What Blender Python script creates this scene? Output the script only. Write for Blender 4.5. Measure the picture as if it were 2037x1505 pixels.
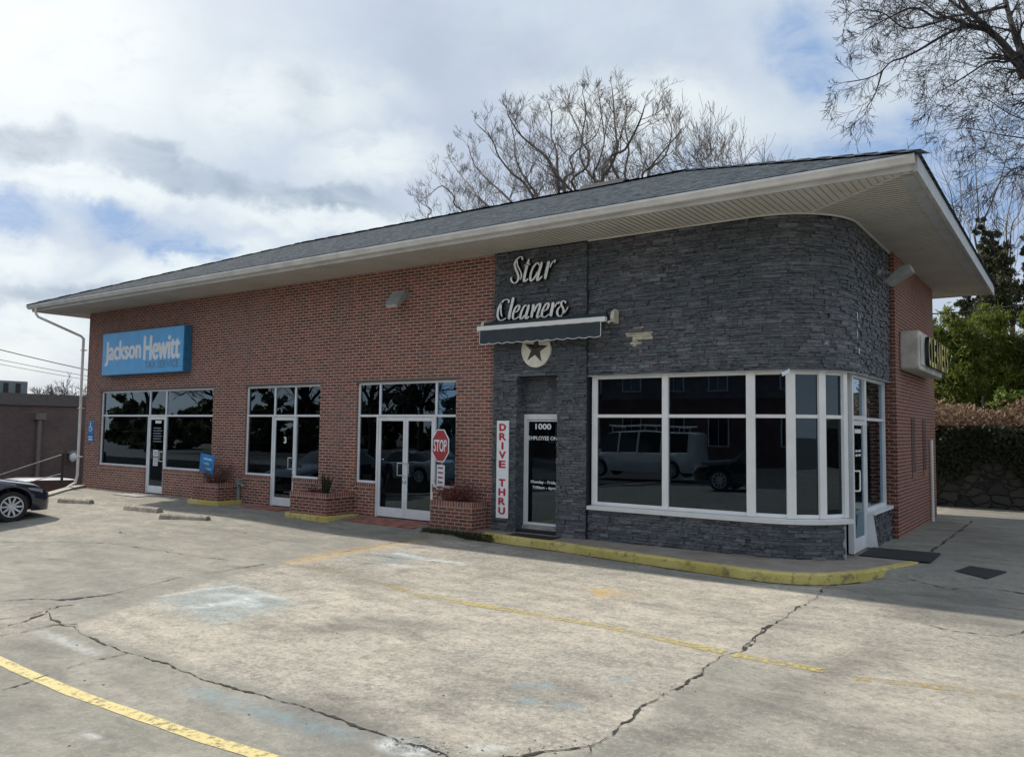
import bpy, bmesh, math, random
import numpy as np
from mathutils import Vector, Matrix
from math import sin, cos, pi, radians, sqrt, atan2
random.seed(7)
S = bpy.context.scene
for o in list(bpy.data.objects): bpy.data.objects.remove(o)
C = S.collection

# ------------------------------------------------------------ camera
F_PX, YAW, PITCH, ROLL = 1586.857, -0.6190, 0.0633, 0.0122
CAM = np.array([25.2767, -12.4855, 1.93])
H = 5.3657                                     # soffit height
fw = np.array([sin(YAW)*cos(PITCH), cos(YAW)*cos(PITCH), sin(PITCH)])
r0 = np.array([cos(YAW), -sin(YAW), 0.0]); u0 = np.cross(r0, fw)
rt = r0*cos(ROLL)+u0*sin(ROLL); up = -r0*sin(ROLL)+u0*cos(ROLL)
cd = bpy.data.cameras.new('camera'); cam = bpy.data.objects.new('camera', cd); C.objects.link(cam)
m = Matrix.Identity(4)
for i in range(3): m[i][0], m[i][1], m[i][2], m[i][3] = rt[i], up[i], -fw[i], CAM[i]
cam.matrix_world = m
cd.sensor_width = 36; cd.sensor_fit = 'HORIZONTAL'; cd.lens = F_PX/2037*36
cd.clip_start = 0.1; cd.clip_end = 3000
S.camera = cam
S.render.resolution_x, S.render.resolution_y = 1024, 756
S.view_settings.view_transform = 'Standard'; S.view_settings.look = 'None'
S.view_settings.exposure = 0.17; S.view_settings.gamma = 1

def ray(u, v):
    return fw + rt*(u-1018.5)/F_PX - up*(v-752.5)/F_PX
def un(u, v, ax, val):                          # a photo point on an axis-aligned plane
    d = ray(u, v); return CAM + d*(val-CAM[ax])/d[ax]

# ------------------------------------------------------------ sun
SUN = Vector((-7.2, 0.42, 5.5)).normalized()     # towards the sun
sl = bpy.data.lights.new('sun', 'SUN'); sl.energy = 4.4; sl.angle = radians(1.0); sl.color = (1.0, 0.93, 0.82)
so = bpy.data.objects.new('sun', sl); C.objects.link(so)
so.rotation_euler = SUN.to_track_quat('Z', 'Y').to_euler(); so.location = (0, 0, 40)
SUN_EL = math.asin(SUN.z); SUN_AZ = atan2(SUN.x, SUN.y)

# ------------------------------------------------------------ node helpers
class NT:
    def __init__(s, nt): s.nt = nt; s.n = nt.nodes; s.l = nt.links
    def new(s, t, **k):
        n = s.n.new(t)
        for a, b in k.items():
            if a.startswith('i_'):
                key = a[2:]; key = int(key) if key.isdigit() else key.replace('_', ' ')
                s.put(n.inputs[key], b)
            else: setattr(n, a, b)
        return n
    def put(s, inp, v):
        if isinstance(v, bpy.types.NodeSocket): s.l.new(v, inp)
        elif isinstance(v, (tuple, list)) and len(v) == 3 and inp.type == 'RGBA': inp.default_value = (*v, 1)
        else: inp.default_value = v
    def math(s, op, a, b=None, c=None, clamp=False):
        n = s.new('ShaderNodeMath', operation=op, use_clamp=clamp); s.put(n.inputs[0], a)
        if b is not None: s.put(n.inputs[1], b)
        if c is not None: s.put(n.inputs[2], c)
        return n.outputs[0]
    def mix(s, f, a, b, mode='MIX'):
        n = s.new('ShaderNodeMix', data_type='RGBA', blend_type=mode); n.clamp_factor = True
        s.put(n.inputs[0], f); s.put(n.inputs[6], a); s.put(n.inputs[7], b); return n.outputs[2]
    def ramp(s, f, lo, hi, a=0.0, b=1.0):
        n = s.new('ShaderNodeMapRange', interpolation_type='SMOOTHSTEP'); s.put(n.inputs[0], f)
        n.inputs[1].default_value = lo; n.inputs[2].default_value = hi
        n.inputs[3].default_value = a; n.inputs[4].default_value = b; return n.outputs[0]
    def noise(s, vec, scale, detail=4, rough=0.55, dist=0.0, out=0):
        n = s.new('ShaderNodeTexNoise'); s.put(n.inputs['Vector'], vec); n.inputs['Scale'].default_value = scale
        n.inputs['Detail'].default_value = detail; n.inputs['Roughness'].default_value = rough
        n.inputs['Distortion'].default_value = dist; return n.outputs[out]
    def mapping(s, vec, sc=(1, 1, 1), rot=(0, 0, 0), loc=(0, 0, 0)):
        n = s.new('ShaderNodeMapping'); s.put(n.inputs[0], vec); n.inputs[1].default_value = loc
        n.inputs[2].default_value = rot; n.inputs[3].default_value = sc; return n.outputs[0]

# ------------------------------------------------------------ sky
w = bpy.data.worlds.new('World'); S.world = w; w.use_nodes = True
t = NT(w.node_tree); t.n.clear()
tc = t.new('ShaderNodeTexCoord'); sep = t.new('ShaderNodeSeparateXYZ'); t.l.new(tc.outputs['Generated'], sep.inputs[0])
sx, sy, sz = sep.outputs
az = t.math('ARCTAN2', sx, sy); el = t.math('ARCSINE', sz)
cmb = t.new('ShaderNodeCombineXYZ'); t.put(cmb.inputs[0], az); t.put(cmb.inputs[1], el)
ae = cmb.outputs[0]
zz = t.math('MAXIMUM', t.math('ADD', sz, 0.12), 0.03)
cp = t.new('ShaderNodeCombineXYZ'); t.put(cp.inputs[0], t.math('DIVIDE', sx, zz)); t.put(cp.inputs[1], t.math('DIVIDE', sy, zz))
plane = cp.outputs[0]
warp = t.new('ShaderNodeVectorMath', operation='SCALE')
wn = t.new('ShaderNodeVectorMath', operation='SUBTRACT'); t.put(wn.inputs[0], t.noise(ae, 8, 7, 0.6, out=1)); wn.inputs[1].default_value = (.5, .5, .5)
t.put(warp.inputs[0], wn.outputs[0]); warp.inputs[3].default_value = 0.13
aw = t.new('ShaderNodeVectorMath', operation='ADD'); t.put(aw.inputs[0], ae); t.put(aw.inputs[1], warp.outputs[0])
def azel(u, v):
    d = ray(u, v); d = d/np.linalg.norm(d); return atan2(d[0], d[1]), math.asin(d[2])
def blob(u1, v1, u2, v2, wid, soft=0.7, amp=1.0):         # a cloud band between two bearings
    a1, e1 = azel(u1, v1); a2, e2 = azel(u2, v2)
    ang = atan2(e2-e1, a2-a1); L = math.hypot(a2-a1, e2-e1)/2
    sub = t.new('ShaderNodeVectorMath', operation='SUBTRACT'); t.put(sub.inputs[0], aw.outputs[0]); sub.inputs[1].default_value = ((a1+a2)/2, (e1+e2)/2, 0)
    rot = t.new('ShaderNodeVectorRotate', rotation_type='Z_AXIS'); t.put(rot.inputs['Vector'], sub.outputs[0]); rot.inputs['Angle'].default_value = -ang
    sc = t.new('ShaderNodeVectorMath', operation='MULTIPLY'); t.put(sc.inputs[0], rot.outputs[0]); sc.inputs[1].default_value = (1/L, 1/(wid/F_PX), 0)
    ln = t.new('ShaderNodeVectorMath', operation='LENGTH'); t.put(ln.inputs[0], sc.outputs[0])
    return t.ramp(ln.outputs['Value'], 1-soft, 1+soft, amp, 0.0)
def acc(lst):
    r = lst[0]
    for x in lst[1:]: r = t.math('MAXIMUM', r, x)
    return r
sky = t.new('ShaderNodeTexSky', sky_type='NISHITA'); sky.sun_disc = False
sky.sun_elevation = SUN_EL; sky.sun_rotation = SUN_AZ % (2*pi); sky.air_density = 1.0; sky.dust_density = 1.2
nish = t.mix(1.0, sky.outputs[0], (0.10, 0.10, 0.10), 'MULTIPLY')
n1 = t.noise(plane, 0.9, 8, 0.58, 0.4)
n2 = t.noise(t.mapping(plane, (1, 1, 1), (0, 0, 1.2), (3, 7, 0)), 2.6, 7, 0.6, 0.3)
n3 = t.noise(t.mapping(ae, (1, 1, 1), (0, 0, 0), (5, 1, 0)), 2.3, 7, 0.6, 0.5)
nf = t.noise(t.mapping(ae, (1, 2.2, 1), (0, 0, 0.25), (1, 4, 0)), 16, 6, 0.65, 0.6)
dens = t.math('ADD', t.math('MULTIPLY', n1, 0.5), t.math('MULTIPLY', n3, 0.5))
# greys of the cloud deck
deck = t.mix(t.ramp(dens, 0.38, 0.62), (0.47, 0.545, 0.66), (0.62, 0.70, 0.77))
deck = t.mix(t.ramp(n2, 0.35, 0.72, 0, 0.45), deck, (0.52, 0.57, 0.70))
bright = acc([blob(-150, 60, 380, 130, 150), blob(330, 180, 760, 200, 60), blob(-60, 352, 420, 395, 26, .5), blob(400, 395, 860, 470, 40, .45), blob(-100, 500, 130, 520, 34), blob(200, 560, 560, 500, 34), blob(620, 330, 860, 300, 50), blob(1050, 170, 1500, 250, 60), blob(-100, 640, 200, 690, 60)])
deck = t.mix(t.math('MULTIPLY', bright, t.ramp(nf, 0.22, 0.55, 0.5, 1.0)), deck, (0.76, 0.82, 0.84))
dark = acc([blob(-120, 250, 190, 312, 36, .45), blob(200, 300, 500, 368, 34, .45), blob(480, 375, 780, 425, 26, .5), blob(560, 150, 640, 240, 40, .8, .4), blob(860, 60, 1300, 130, 60, .8, .3), blob(-60, 590, 250, 600, 20)])
deck = t.mix(t.math('MULTIPLY', dark, t.ramp(nf, 0.3, 0.65, 1.0, 0.6)), deck, (0.34, 0.42, 0.52))
blue = acc([blob(-90, 405, 70, 440, 28, .5), blob(90, 420, 430, 500, 30, .5), blob(330, 490, 470, 510, 16), blob(1500, 345, 2100, 260, 70), blob(1830, 330, 2100, 480, 80), blob(1280, 370, 1460, 330, 40), blob(1520, 60, 1700, 120, 50)])
bluef = t.math('MULTIPLY', blue, t.ramp(nf, 0.34, 0.66, 1.0, 0.55))
deck = t.mix(t.math('MULTIPLY', bluef, 1.0), deck, (0.25, 0.39, 0.64))
deck = t.mix(t.ramp(el, -0.02, 0.14, 0.5, 0.0), deck, (0.80, 0.81, 0.80))
skyc = t.mix(0.93, nish, deck)
# thin cloud glowing round the hidden sun
dotn = t.new('ShaderNodeVectorMath', operation='DOT_PRODUCT'); t.put(dotn.inputs[0], tc.outputs['Generated']); dotn.inputs[1].default_value = SUN
glow = t.ramp(dotn.outputs['Value'], 0.80, 1.0)
skyc = t.mix(t.math('MULTIPLY', glow, 0.22), skyc, (1.5, 1.45, 1.35))
below = t.ramp(sz, -0.05, 0.0)
skyc = t.mix(below, (0.16, 0.16, 0.15), skyc)
bg = t.new('ShaderNodeBackground'); t.put(bg.inputs[0], skyc); bg.inputs[1].default_value = 1.0
wo = t.new('ShaderNodeOutputWorld'); t.l.new(bg.outputs[0], wo.inputs[0])

# ------------------------------------------------------------ materials
def newmat(name):
    mt = bpy.data.materials.new(name); mt.use_nodes = True; k = NT(mt.node_tree); k.n.clear()
    out = k.new('ShaderNodeOutputMaterial'); b = k.new('ShaderNodeBsdfPrincipled'); k.l.new(b.outputs[0], out.inputs[0])
    k.b = b; k.out = out; k.m = mt
    k.co = k.new('ShaderNodeTexCoord'); k.uv = k.co.outputs['UV']
    k.pos = k.new('ShaderNodeNewGeometry').outputs['Position']
    return k
def bump(k, h, dist, strength=1.0):
    n = k.new('ShaderNodeBump'); n.inputs['Distance'].default_value = dist; n.inputs['Strength'].default_value = strength
    k.put(n.inputs['Height'], h); k.l.new(n.outputs[0], k.b.inputs['Normal']); return n
def simple(name, col, rough=0.6, metal=0.0, var=0.15, scale=8.0, bmp=0.0, spec=0.5, coat=0.0):
    k = newmat(name)
    n = k.noise(k.pos, scale, 5, 0.6)
    c2 = tuple(max(0, c*(1-var)) for c in col); c3 = tuple(min(1, c*(1+var)) for c in col)
    k.put(k.b.inputs['Base Color'], k.mix(k.ramp(n, 0.3, 0.7), c2, c3))
    k.put(k.b.inputs['Roughness'], k.ramp(n, 0.2, 0.8, max(0, rough-0.08), min(1, rough+0.08)))
    k.b.inputs['Metallic'].default_value = metal; k.b.inputs['Specular IOR Level'].default_value = spec
    k.b.inputs['Coat Weight'].default_value = coat
    if bmp: bump(k, k.noise(k.pos, scale*6, 4), bmp)
    return k.m
def brick_mat(name, bw=0.203, rh=0.0677, mort=0.021, c1=(0.38, 0.10, 0.058), c2=(0.13, 0.046, 0.036), cm=(0.62, 0.50, 0.42), off=0.5):
    k = newmat(name)
    jit = k.new('ShaderNodeVectorMath', operation='ADD'); k.put(jit.inputs[0], k.uv)
    sc = k.new('ShaderNodeVectorMath', operation='SCALE'); k.put(sc.inputs[0], k.noise(k.uv, 9, 2, out=1)); sc.inputs[3].default_value = 0.004
    k.put(jit.inputs[1], sc.outputs[0])
    b = k.new('ShaderNodeTexBrick'); k.put(b.inputs['Vector'], jit.outputs[0]); b.offset = off; b.squash = 1.0
    for nme, v in (('Scale', 1.0), ('Mortar Size', mort/2), ('Mortar Smooth', 0.25), ('Bias', 0.0), ('Brick Width', bw), ('Row Height', rh)): b.inputs[nme].default_value = v
    k.put(b.inputs['Color1'], c1); k.put(b.inputs['Color2'], c2); k.put(b.inputs['Mortar'], cm)
    fine = k.noise(k.uv, 60, 3, 0.7); big = k.noise(k.pos, 0.55, 4, 0.6)
    col = k.mix(k.ramp(fine, 0.3, 0.75, 0.0, 0.35), b.outputs['Color'], (0.07, 0.035, 0.035))
    strk = k.noise(k.mapping(k.pos, (1.6, 1.6, 0.12)), 1.0, 5, 0.6)
    per = k.noise(k.mapping(k.uv, (1/bw, 1/rh, 1)), 1.0, 0)
    col = k.mix(k.ramp(per, 0.3, 0.7, 0.0, 0.30), col, (0.10, 0.05, 0.045))
    col = k.mix(k.ramp(strk, 0.50, 0.72, 0.0, 0.28), col, (0.16, 0.13, 0.12))
    col = k.mix(k.ramp(big, 0.45, 0.70, 0.0, 0.22), col, (0.30, 0.22, 0.18))
    k.put(k.b.inputs['Base Color'], col); k.b.inputs['Roughness'].default_value = 0.85
    h = k.math('ADD', k.math('SUBTRACT', 1.0, b.outputs['Fac']), k.math('MULTIPLY', fine, 0.25))
    bump(k, h, 0.006)
    return k.m
M = {}
M['brick'] = brick_mat('brick')
M['soldier'] = brick_mat('soldier_brick', 0.0677, 0.21, 0.016, off=0.0)
M['planter'] = brick_mat('planter_brick', c1=(0.27, 0.06, 0.035), c2=(0.10, 0.032, 0.026), cm=(0.50, 0.37, 0.30))
M['side_brick'] = brick_mat('side_brick', c1=(0.26, 0.05, 0.028), c2=(0.10, 0.026, 0.020), cm=(0.46, 0.30, 0.22), mort=0.026)
M['brownbrick'] = brick_mat('brown_brick', c1=(0.135, 0.105, 0.095), c2=(0.10, 0.08, 0.075), cm=(0.16, 0.14, 0.13))
M['darkbrick'] = brick_mat('dark_brick', c1=(0.10, 0.035, 0.03), c2=(0.06, 0.025, 0.02), cm=(0.16, 0.12, 0.1))
M['white'] = simple('white_aluminium', (0.74, 0.76, 0.78), 0.35, 0.0, 0.06, 3)
M['white_new'] = simple('white_frame', (0.80, 0.80, 0.79), 0.4, 0.0, 0.05, 3)
M['gutter'] = simple('gutter_paint', (0.70, 0.695, 0.67), 0.4, 0.0, 0.12, 2.5)
M['trim'] = simple('trim_metal', (0.42, 0.44, 0.45), 0.5, 0.0, 0.15, 4)
M['lintel'] = simple('lintel', (0.09, 0.085, 0.09), 0.6)
M['dark'] = simple('dark_interior', (0.018, 0.02, 0.024), 0.9, spec=0.1)
M['roomwall'] = simple('room_wall', (0.34, 0.40, 0.46), 0.9, spec=0.1)
M['roomfloor'] = simple('room_floor', (0.22, 0.22, 0.22), 0.8, spec=0.1)
M['blind'] = simple('roller_blind', (0.66, 0.72, 0.74), 0.8)
M['steel'] = simple('brushed_steel', (0.62, 0.64, 0.66), 0.3, 0.9, 0.08)
M['chrome'] = simple('wheel_alloy', (0.62, 0.63, 0.65), 0.4, 0.25, 0.08)
M['black'] = simple('black_rubber', (0.018, 0.018, 0.02), 0.85, var=0.3, scale=20, bmp=0.004)
M['iron'] = simple('black_iron', (0.02, 0.02, 0.022), 0.5)
M['concrete'] = simple('cast_concrete', (0.36, 0.34, 0.30), 0.9, var=0.3, scale=5, bmp=0.004)
M['stopconcrete'] = simple('parking_stop_concrete', (0.30, 0.27, 0.22), 0.95, var=0.4, scale=6, bmp=0.006)
M['redpaint'] = simple('worn_red_paint', (0.27, 0.11, 0.085), 0.85, var=0.4, scale=5, bmp=0.003)
M['blue'] = simple('blue_sign_face', (0.10, 0.42, 0.80), 0.35, var=0.08, scale=3)
M['bluedark'] = simple('blue_sign_side', (0.03, 0.17, 0.33), 0.4)
M['bluesmall'] = simple('blue_board', (0.02, 0.20, 0.52), 0.5)
M['letter'] = simple('white_letter', (0.80, 0.83, 0.86), 0.4, var=0.05)
M['script'] = simple('ivory_letter_face', (0.84, 0.84, 0.80), 0.45, var=0.08)
M['letterdark'] = simple('letter_return', (0.012, 0.016, 0.02), 0.4)
M['greyletter'] = simple('grey_letter', (0.10, 0.22, 0.34), 0.5)
M['red'] = simple('sign_red', (0.36, 0.008, 0.018), 0.4, var=0.1)
M['redletter'] = simple('red_letter', (0.52, 0.02, 0.035), 0.5, var=0.15)
M['awning'] = simple('awning_canvas', (0.042, 0.056, 0.066), 0.9, var=0.15, scale=5)
M['cream'] = simple('cream_plastic', (0.62, 0.58, 0.48), 0.5, var=0.12)
M['disc'] = simple('cream_disc', (0.72, 0.69, 0.58), 0.6, var=0.12, scale=6)
M['rust'] = simple('rusty_metal', (0.065, 0.055, 0.052), 0.7, 0.2, 0.4, 10)
M['signbox'] = simple('weathered_sign_box', (0.50, 0.49, 0.45), 0.7, var=0.25, scale=3)
M['gold'] = simple('gold_letter', (0.55, 0.46, 0.10), 0.5)
M['galv'] = simple('grey_lamp_metal', (0.31, 0.33, 0.32), 0.45, 0.2, 0.15)
M['lens'] = simple('lamp_lens', (0.55, 0.56, 0.54), 0.15)
M['soil'] = simple('soil', (0.05, 0.035, 0.025), 1.0, var=0.4, bmp=0.01)
M['twig'] = simple('dry_brown_twig', (0.13, 0.065, 0.05), 0.9, var=0.4, scale=9)
M['twig_red'] = simple('dry_red_twig', (0.17, 0.05, 0.045), 0.9, var=0.4, scale=9)
M['bark'] = simple('bark', (0.125, 0.105, 0.09), 0.95, var=0.35, scale=5, bmp=0.01)
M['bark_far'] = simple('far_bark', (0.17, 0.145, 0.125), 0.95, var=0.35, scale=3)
M['bark_dark'] = simple('dark_bark', (0.042, 0.037, 0.034), 0.95, var=0.35, scale=5, bmp=0.01)
M['wire'] = simple('black_wire', (0.02, 0.02, 0.022), 0.6)
M['hvac'] = simple('hvac_metal', (0.17, 0.21, 0.22), 0.5, 0.2)
M['asphalt'] = simple('asphalt', (0.07, 0.07, 0.07), 0.95, var=0.3, scale=4, bmp=0.003)
M['tyre'] = simple('tyre_rubber', (0.02, 0.02, 0.02), 0.8)
M['carglass'] = simple('car_glass', (0.012, 0.016, 0.02), 0.04, spec=0.7)
M['paint_navy'] = simple('navy_car_paint', (0.008, 0.014, 0.035), 0.12, 0.2, 0.05, 1, coat=1.0)
M['paint_white'] = simple('white_car_paint', (0.70, 0.71, 0.72), 0.3, 0, 0.05, 1, coat=0.6)
M['paint_silver'] = simple('silver_car_paint', (0.42, 0.43, 0.43), 0.25, 0.4, 0.05, 1, coat=0.8)
M['paint_black'] = simple('black_car_paint', (0.012, 0.012, 0.014), 0.15, 0.2, 0.05, 1, coat=1.0)
M['headlamp'] = simple('headlamp_lens', (0.36, 0.33, 0.33), 0.1, 0.3)
M['paper'] = simple('white_paper', (0.72, 0.74, 0.76), 0.7, var=0.05)
M['papertext'] = simple('printed_text', (0.10, 0.09, 0.16), 0.7)
M['hill'] = simple('leaf_litter_soil', (0.055, 0.05, 0.03), 1.0, var=0.5, scale=3, bmp=0.03)
M['copper'] = simple('copper_pipe', (0.22, 0.24, 0.23), 0.6)

def leafmat(name, a, b, rough=0.6, trans=0.25):
    k = newmat(name); g = k.new('ShaderNodeNewGeometry')
    r = g.outputs['Random Per Island']
    big = k.noise(k.pos, 0.9, 3)
    f = k.math('ADD', k.math('MULTIPLY', r, 0.6), k.ramp(big, 0.3, 0.7, 0, 0.4))
    k.put(k.b.inputs['Base Color'], k.mix(f, a, b)); k.b.inputs['Roughness'].default_value = rough
    k.b.inputs['Specular IOR Level'].default_value = 0.25
    tr = k.new('ShaderNodeBsdfTranslucent'); k.put(tr.inputs[0], k.mix(f, a, b))
    mx = k.new('ShaderNodeMixShader'); mx.inputs[0].default_value = trans
    k.l.new(k.b.outputs[0], mx.inputs[1]); k.l.new(tr.outputs[0], mx.inputs[2]); k.l.new(mx.outputs[0], k.out.inputs[0])
    return k.m
M['evergreen'] = leafmat('evergreen_leaf', (0.055, 0.085, 0.02), (0.26, 0.30, 0.06), trans=0.45)
M['conifer'] = leafmat('dark_conifer_needle', (0.032, 0.045, 0.022), (0.14, 0.135, 0.075))
M['ivy'] = leafmat('ivy_leaf', (0.012, 0.02, 0.010), (0.045, 0.05, 0.03))
M['dryleaf'] = leafmat('dry_leaf', (0.09, 0.05, 0.03), (0.40, 0.27, 0.19))
M['shrubleaf'] = leafmat('shrub_leaf', (0.06, 0.11, 0.02), (0.22, 0.27, 0.06))
M['plantleaf'] = leafmat('planter_plant_leaf', (0.025, 0.04, 0.02), (0.07, 0.075, 0.04))
M['redleaf'] = leafmat('red_brown_leaf', (0.10, 0.035, 0.025), (0.20, 0.08, 0.05))
M['moss'] = leafmat('moss', (0.03, 0.04, 0.015), (0.10, 0.10, 0.045))

# stacked slate veneer: every strip is its own island
k = newmat('slate_veneer'); g = k.new('ShaderNodeNewGeometry'); r = g.outputs['Random Per Island']
n = k.noise(k.mapping(k.pos, (1, 1, 4)), 14, 5, 0.65); n2_ = k.noise(k.pos, 0.8, 4, 0.6)
c = k.mix(k.math('FRACT', k.math('MULTIPLY', r, 7.31)), (0.044, 0.051, 0.063), (0.14, 0.127, 0.148))
c = k.mix(k.ramp(r, 0.55, 0.80, 0, 0.7), c, (0.060, 0.092, 0.100))
c = k.mix(k.ramp(r, 0.86, 0.90, 0, 0.6), c, (0.20, 0.215, 0.23)); c = k.mix(k.ramp(k.math('FRACT', k.math('MULTIPLY', r, 23.7)), 0.80, 0.85, 0, 0.6), c, (0.022, 0.027, 0.036))
c = k.mix(k.ramp(n, 0.42, 0.75, 0, 0.75), c, (0.28, 0.285, 0.305))
c = k.mix(k.ramp(n2_, 0.4, 0.62, 0, 0.5), c, (0.05, 0.068, 0.075))
k.put(k.b.inputs['Base Color'], c); k.b.inputs['Roughness'].default_value = 0.62
bump(k, n, 0.012); M['slate'] = k.m
M['slateback'] = simple('slate_backing', (0.018, 0.02, 0.025), 0.9)
M['mortarpatch'] = simple('bare_mortar', (0.52, 0.48, 0.36), 0.9, var=0.2)

# shingles
k = newmat('roof_shingle')
b = k.new('ShaderNodeTexBrick'); k.put(b.inputs['Vector'], k.uv); b.offset = 0.37
for nme, v in (('Scale', 1.0), ('Mortar Size', 0.006), ('Mortar Smooth', 0.3), ('Brick Width', 0.30), ('Row Height', 0.14)): b.inputs[nme].default_value = v
k.put(b.inputs['Color1'], (0.030, 0.042, 0.055)); k.put(b.inputs['Color2'], (0.095, 0.115, 0.135)); k.put(b.inputs['Mortar'], (0.015, 0.018, 0.02))
n = k.noise(k.mapping(k.uv, (1, 1.6, 1)), 2.6, 4, 0.8); sp = k.noise(k.mapping(k.uv, (1, 2, 1)), 7, 3, 0.7)
c = k.mix(k.ramp(n, 0.44, 0.56, 0, 0.85), b.outputs[0], (0.022, 0.030, 0.038)); c = k.mix(k.ramp(sp, 0.48, 0.62, 0, 0.6), c, (0.17, 0.19, 0.21))
k.put(k.b.inputs['Base Color'], c); k.b.inputs['Roughness'].default_value = 1.0; k.b.inputs['Specular IOR Level'].default_value = 0.05
bump(k, k.math('ADD', k.math('SUBTRACT', 1.0, b.outputs['Fac']), sp), 0.012); M['shingle'] = k.m

# vinyl soffit
k = newmat('soffit_vinyl'); n = k.noise(k.pos, 1.1, 5, 0.65); n2_ = k.noise(k.mapping(k.pos, (6, 6, 1)), 2.0, 4)
c = k.mix(k.ramp(n, 0.35, 0.7), (0.64, 0.62, 0.57), (0.54, 0.525, 0.485)); c = k.mix(k.ramp(n2_, 0.55, 0.8, 0, 0.35), c, (0.42, 0.40, 0.36))
k.put(k.b.inputs['Base Color'], c); k.b.inputs['Roughness'].default_value = 0.55; M['soffit'] = k.m

# tinted glass
def glass(name, tint, fac=1.0, rough=0.0):
    k = newmat(name); k.n.remove(k.b)
    tr = k.new('ShaderNodeBsdfTransparent'); tr.inputs[0].default_value = (*tint, 1)
    gl = k.new('ShaderNodeBsdfGlossy'); gl.inputs[0].default_value = (0.68, 0.86, 1.0, 1); gl.inputs['Roughness'].default_value = rough
    wv = k.new('ShaderNodeBump'); wv.inputs['Distance'].default_value = 0.0015; k.put(wv.inputs['Height'], k.noise(k.pos, 0.9, 1)); k.l.new(wv.outputs[0], gl.inputs['Normal'])
    fr = k.new('ShaderNodeFresnel'); fr.inputs[0].default_value = 1.52
    f = k.math('MULTIPLY', fr.outputs[0], fac, clamp=True); mx = k.new('ShaderNodeMixShader'); k.put(mx.inputs[0], f)
    k.l.new(tr.outputs[0], mx.inputs[1]); k.l.new(gl.outputs[0], mx.inputs[2]); k.l.new(mx.outputs[0], k.out.inputs[0])
    return k.m
M['glass'] = glass('tinted_glass', (0.50, 0.60, 0.68), 1.9)
M['glassdark'] = glass('dark_glass', (0.34, 0.38, 0.42), 1.5)

# yellow paint, worn through to concrete (alpha by wear)
def worn(name, col, wear, scale=14, rough=0.8):
    k = newmat(name); n = k.noise(k.pos, scale, 8, 0.75); n_b = k.noise(k.pos, 1.6, 4)
    k.put(k.b.inputs['Base Color'], k.mix(k.ramp(n_b, 0.3, 0.7), tuple(c*0.85 for c in col), col)); k.b.inputs['Roughness'].default_value = rough
    tr = k.new('ShaderNodeBsdfTransparent'); mx = k.new('ShaderNodeMixShader')
    f = k.ramp(k.math('ADD', k.math('MULTIPLY', n, 0.7), k.math('MULTIPLY', n_b, 0.3)), wear-0.07, wear+0.09)
    k.put(mx.inputs[0], f); k.l.new(k.b.outputs[0], mx.inputs[1]); k.l.new(tr.outputs[0], mx.inputs[2]); k.l.new(mx.outputs[0], k.out.inputs[0])
    return k.m
M['yellow_fresh'] = worn('yellow_line_paint', (0.68, 0.56, 0.25), 0.545)
M['yellow_worn'] = worn('worn_yellow_line_paint', (0.52, 0.43, 0.18), 0.49)
M['yellow_faint'] = worn('faint_yellow_line_paint', (0.50, 0.38, 0.16), 0.455)
# curb paint
k = newmat('yellow_curb_paint'); n = k.noise(k.pos, 7, 7, 0.75); nb = k.noise(k.pos, 1.2, 4)
c = k.mix(k.ramp(nb, 0.3, 0.7), (0.50, 0.41, 0.11), (0.66, 0.56, 0.20)); c = k.mix(k.ramp(n, 0.50, 0.66, 0, 0.85), c, (0.17, 0.14, 0.09))
k.put(k.b.inputs['Base Color'], c); k.b.inputs['Roughness'].default_value = 0.85; bump(k, n, 0.012); M['curb'] = k.m
k = newmat('walk_concrete'); n = k.noise(k.pos, 2.2, 6, 0.65); sp = k.noise(k.pos, 60, 3, 0.7)
c = k.mix(k.ramp(n, 0.3, 0.7), (0.20, 0.165, 0.135), (0.30, 0.27, 0.235)); c = k.mix(k.ramp(sp, 0.4, 0.7, 0, 0.3), c, (0.42, 0.38, 0.33))
k.put(k.b.inputs['Base Color'], c); k.b.inputs['Roughness'].default_value = 0.9; bump(k, sp, 0.003); M['walk'] = k.m
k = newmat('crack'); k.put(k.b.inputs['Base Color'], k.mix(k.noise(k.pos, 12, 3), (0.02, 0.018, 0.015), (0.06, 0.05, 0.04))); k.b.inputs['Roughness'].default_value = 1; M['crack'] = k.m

# lot concrete driven by painted-in masks (stains with driveway shade, slabs, old paint)
k = newmat('lot_concrete')
at = k.new('ShaderNodeAttribute', attribute_name='marks'); s1 = k.new('ShaderNodeSeparateColor'); k.l.new(at.outputs['Color'], s1.inputs[0])
at2 = k.new('ShaderNodeAttribute', attribute_name='marks2'); s2 = k.new('ShaderNodeSeparateColor'); k.l.new(at2.outputs['Color'], s2.inputs[0])
slab, bluep, stain_shade = s1.outputs; whitep, yellowp, rough_ = s2.outputs
P_ = k.pos
big = k.noise(P_, 0.35, 5, 0.6, 0.4); mid = k.noise(k.mapping(P_, (1, 2.0, 1), (0, 0, 0.25)), 1.3, 6, 0.65, 0.5); fin = k.noise(P_, 7, 7, 0.78); spk = k.noise(P_, 24, 5, 0.85); spk2 = k.noise(P_, 95, 2, 0.7)
base = k.mix(k.ramp(mid, 0.3, 0.7), (0.245, 0.238, 0.205), (0.37, 0.35, 0.30))
beige = k.mix(k.ramp(mid, 0.3, 0.7), (0.34, 0.318, 0.272), (0.52, 0.478, 0.40))
c = k.mix(slab, base, beige)
mid2 = k.noise(k.mapping(P_, (1.0, 1.5, 1), (0, 0, -.3), (9, 3, 0)), 2.6, 6, 0.62, 0.8)
c = k.mix(k.ramp(big, 0.45, 0.66, 0, 0.50), c, (0.235, 0.235, 0.215))
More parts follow.
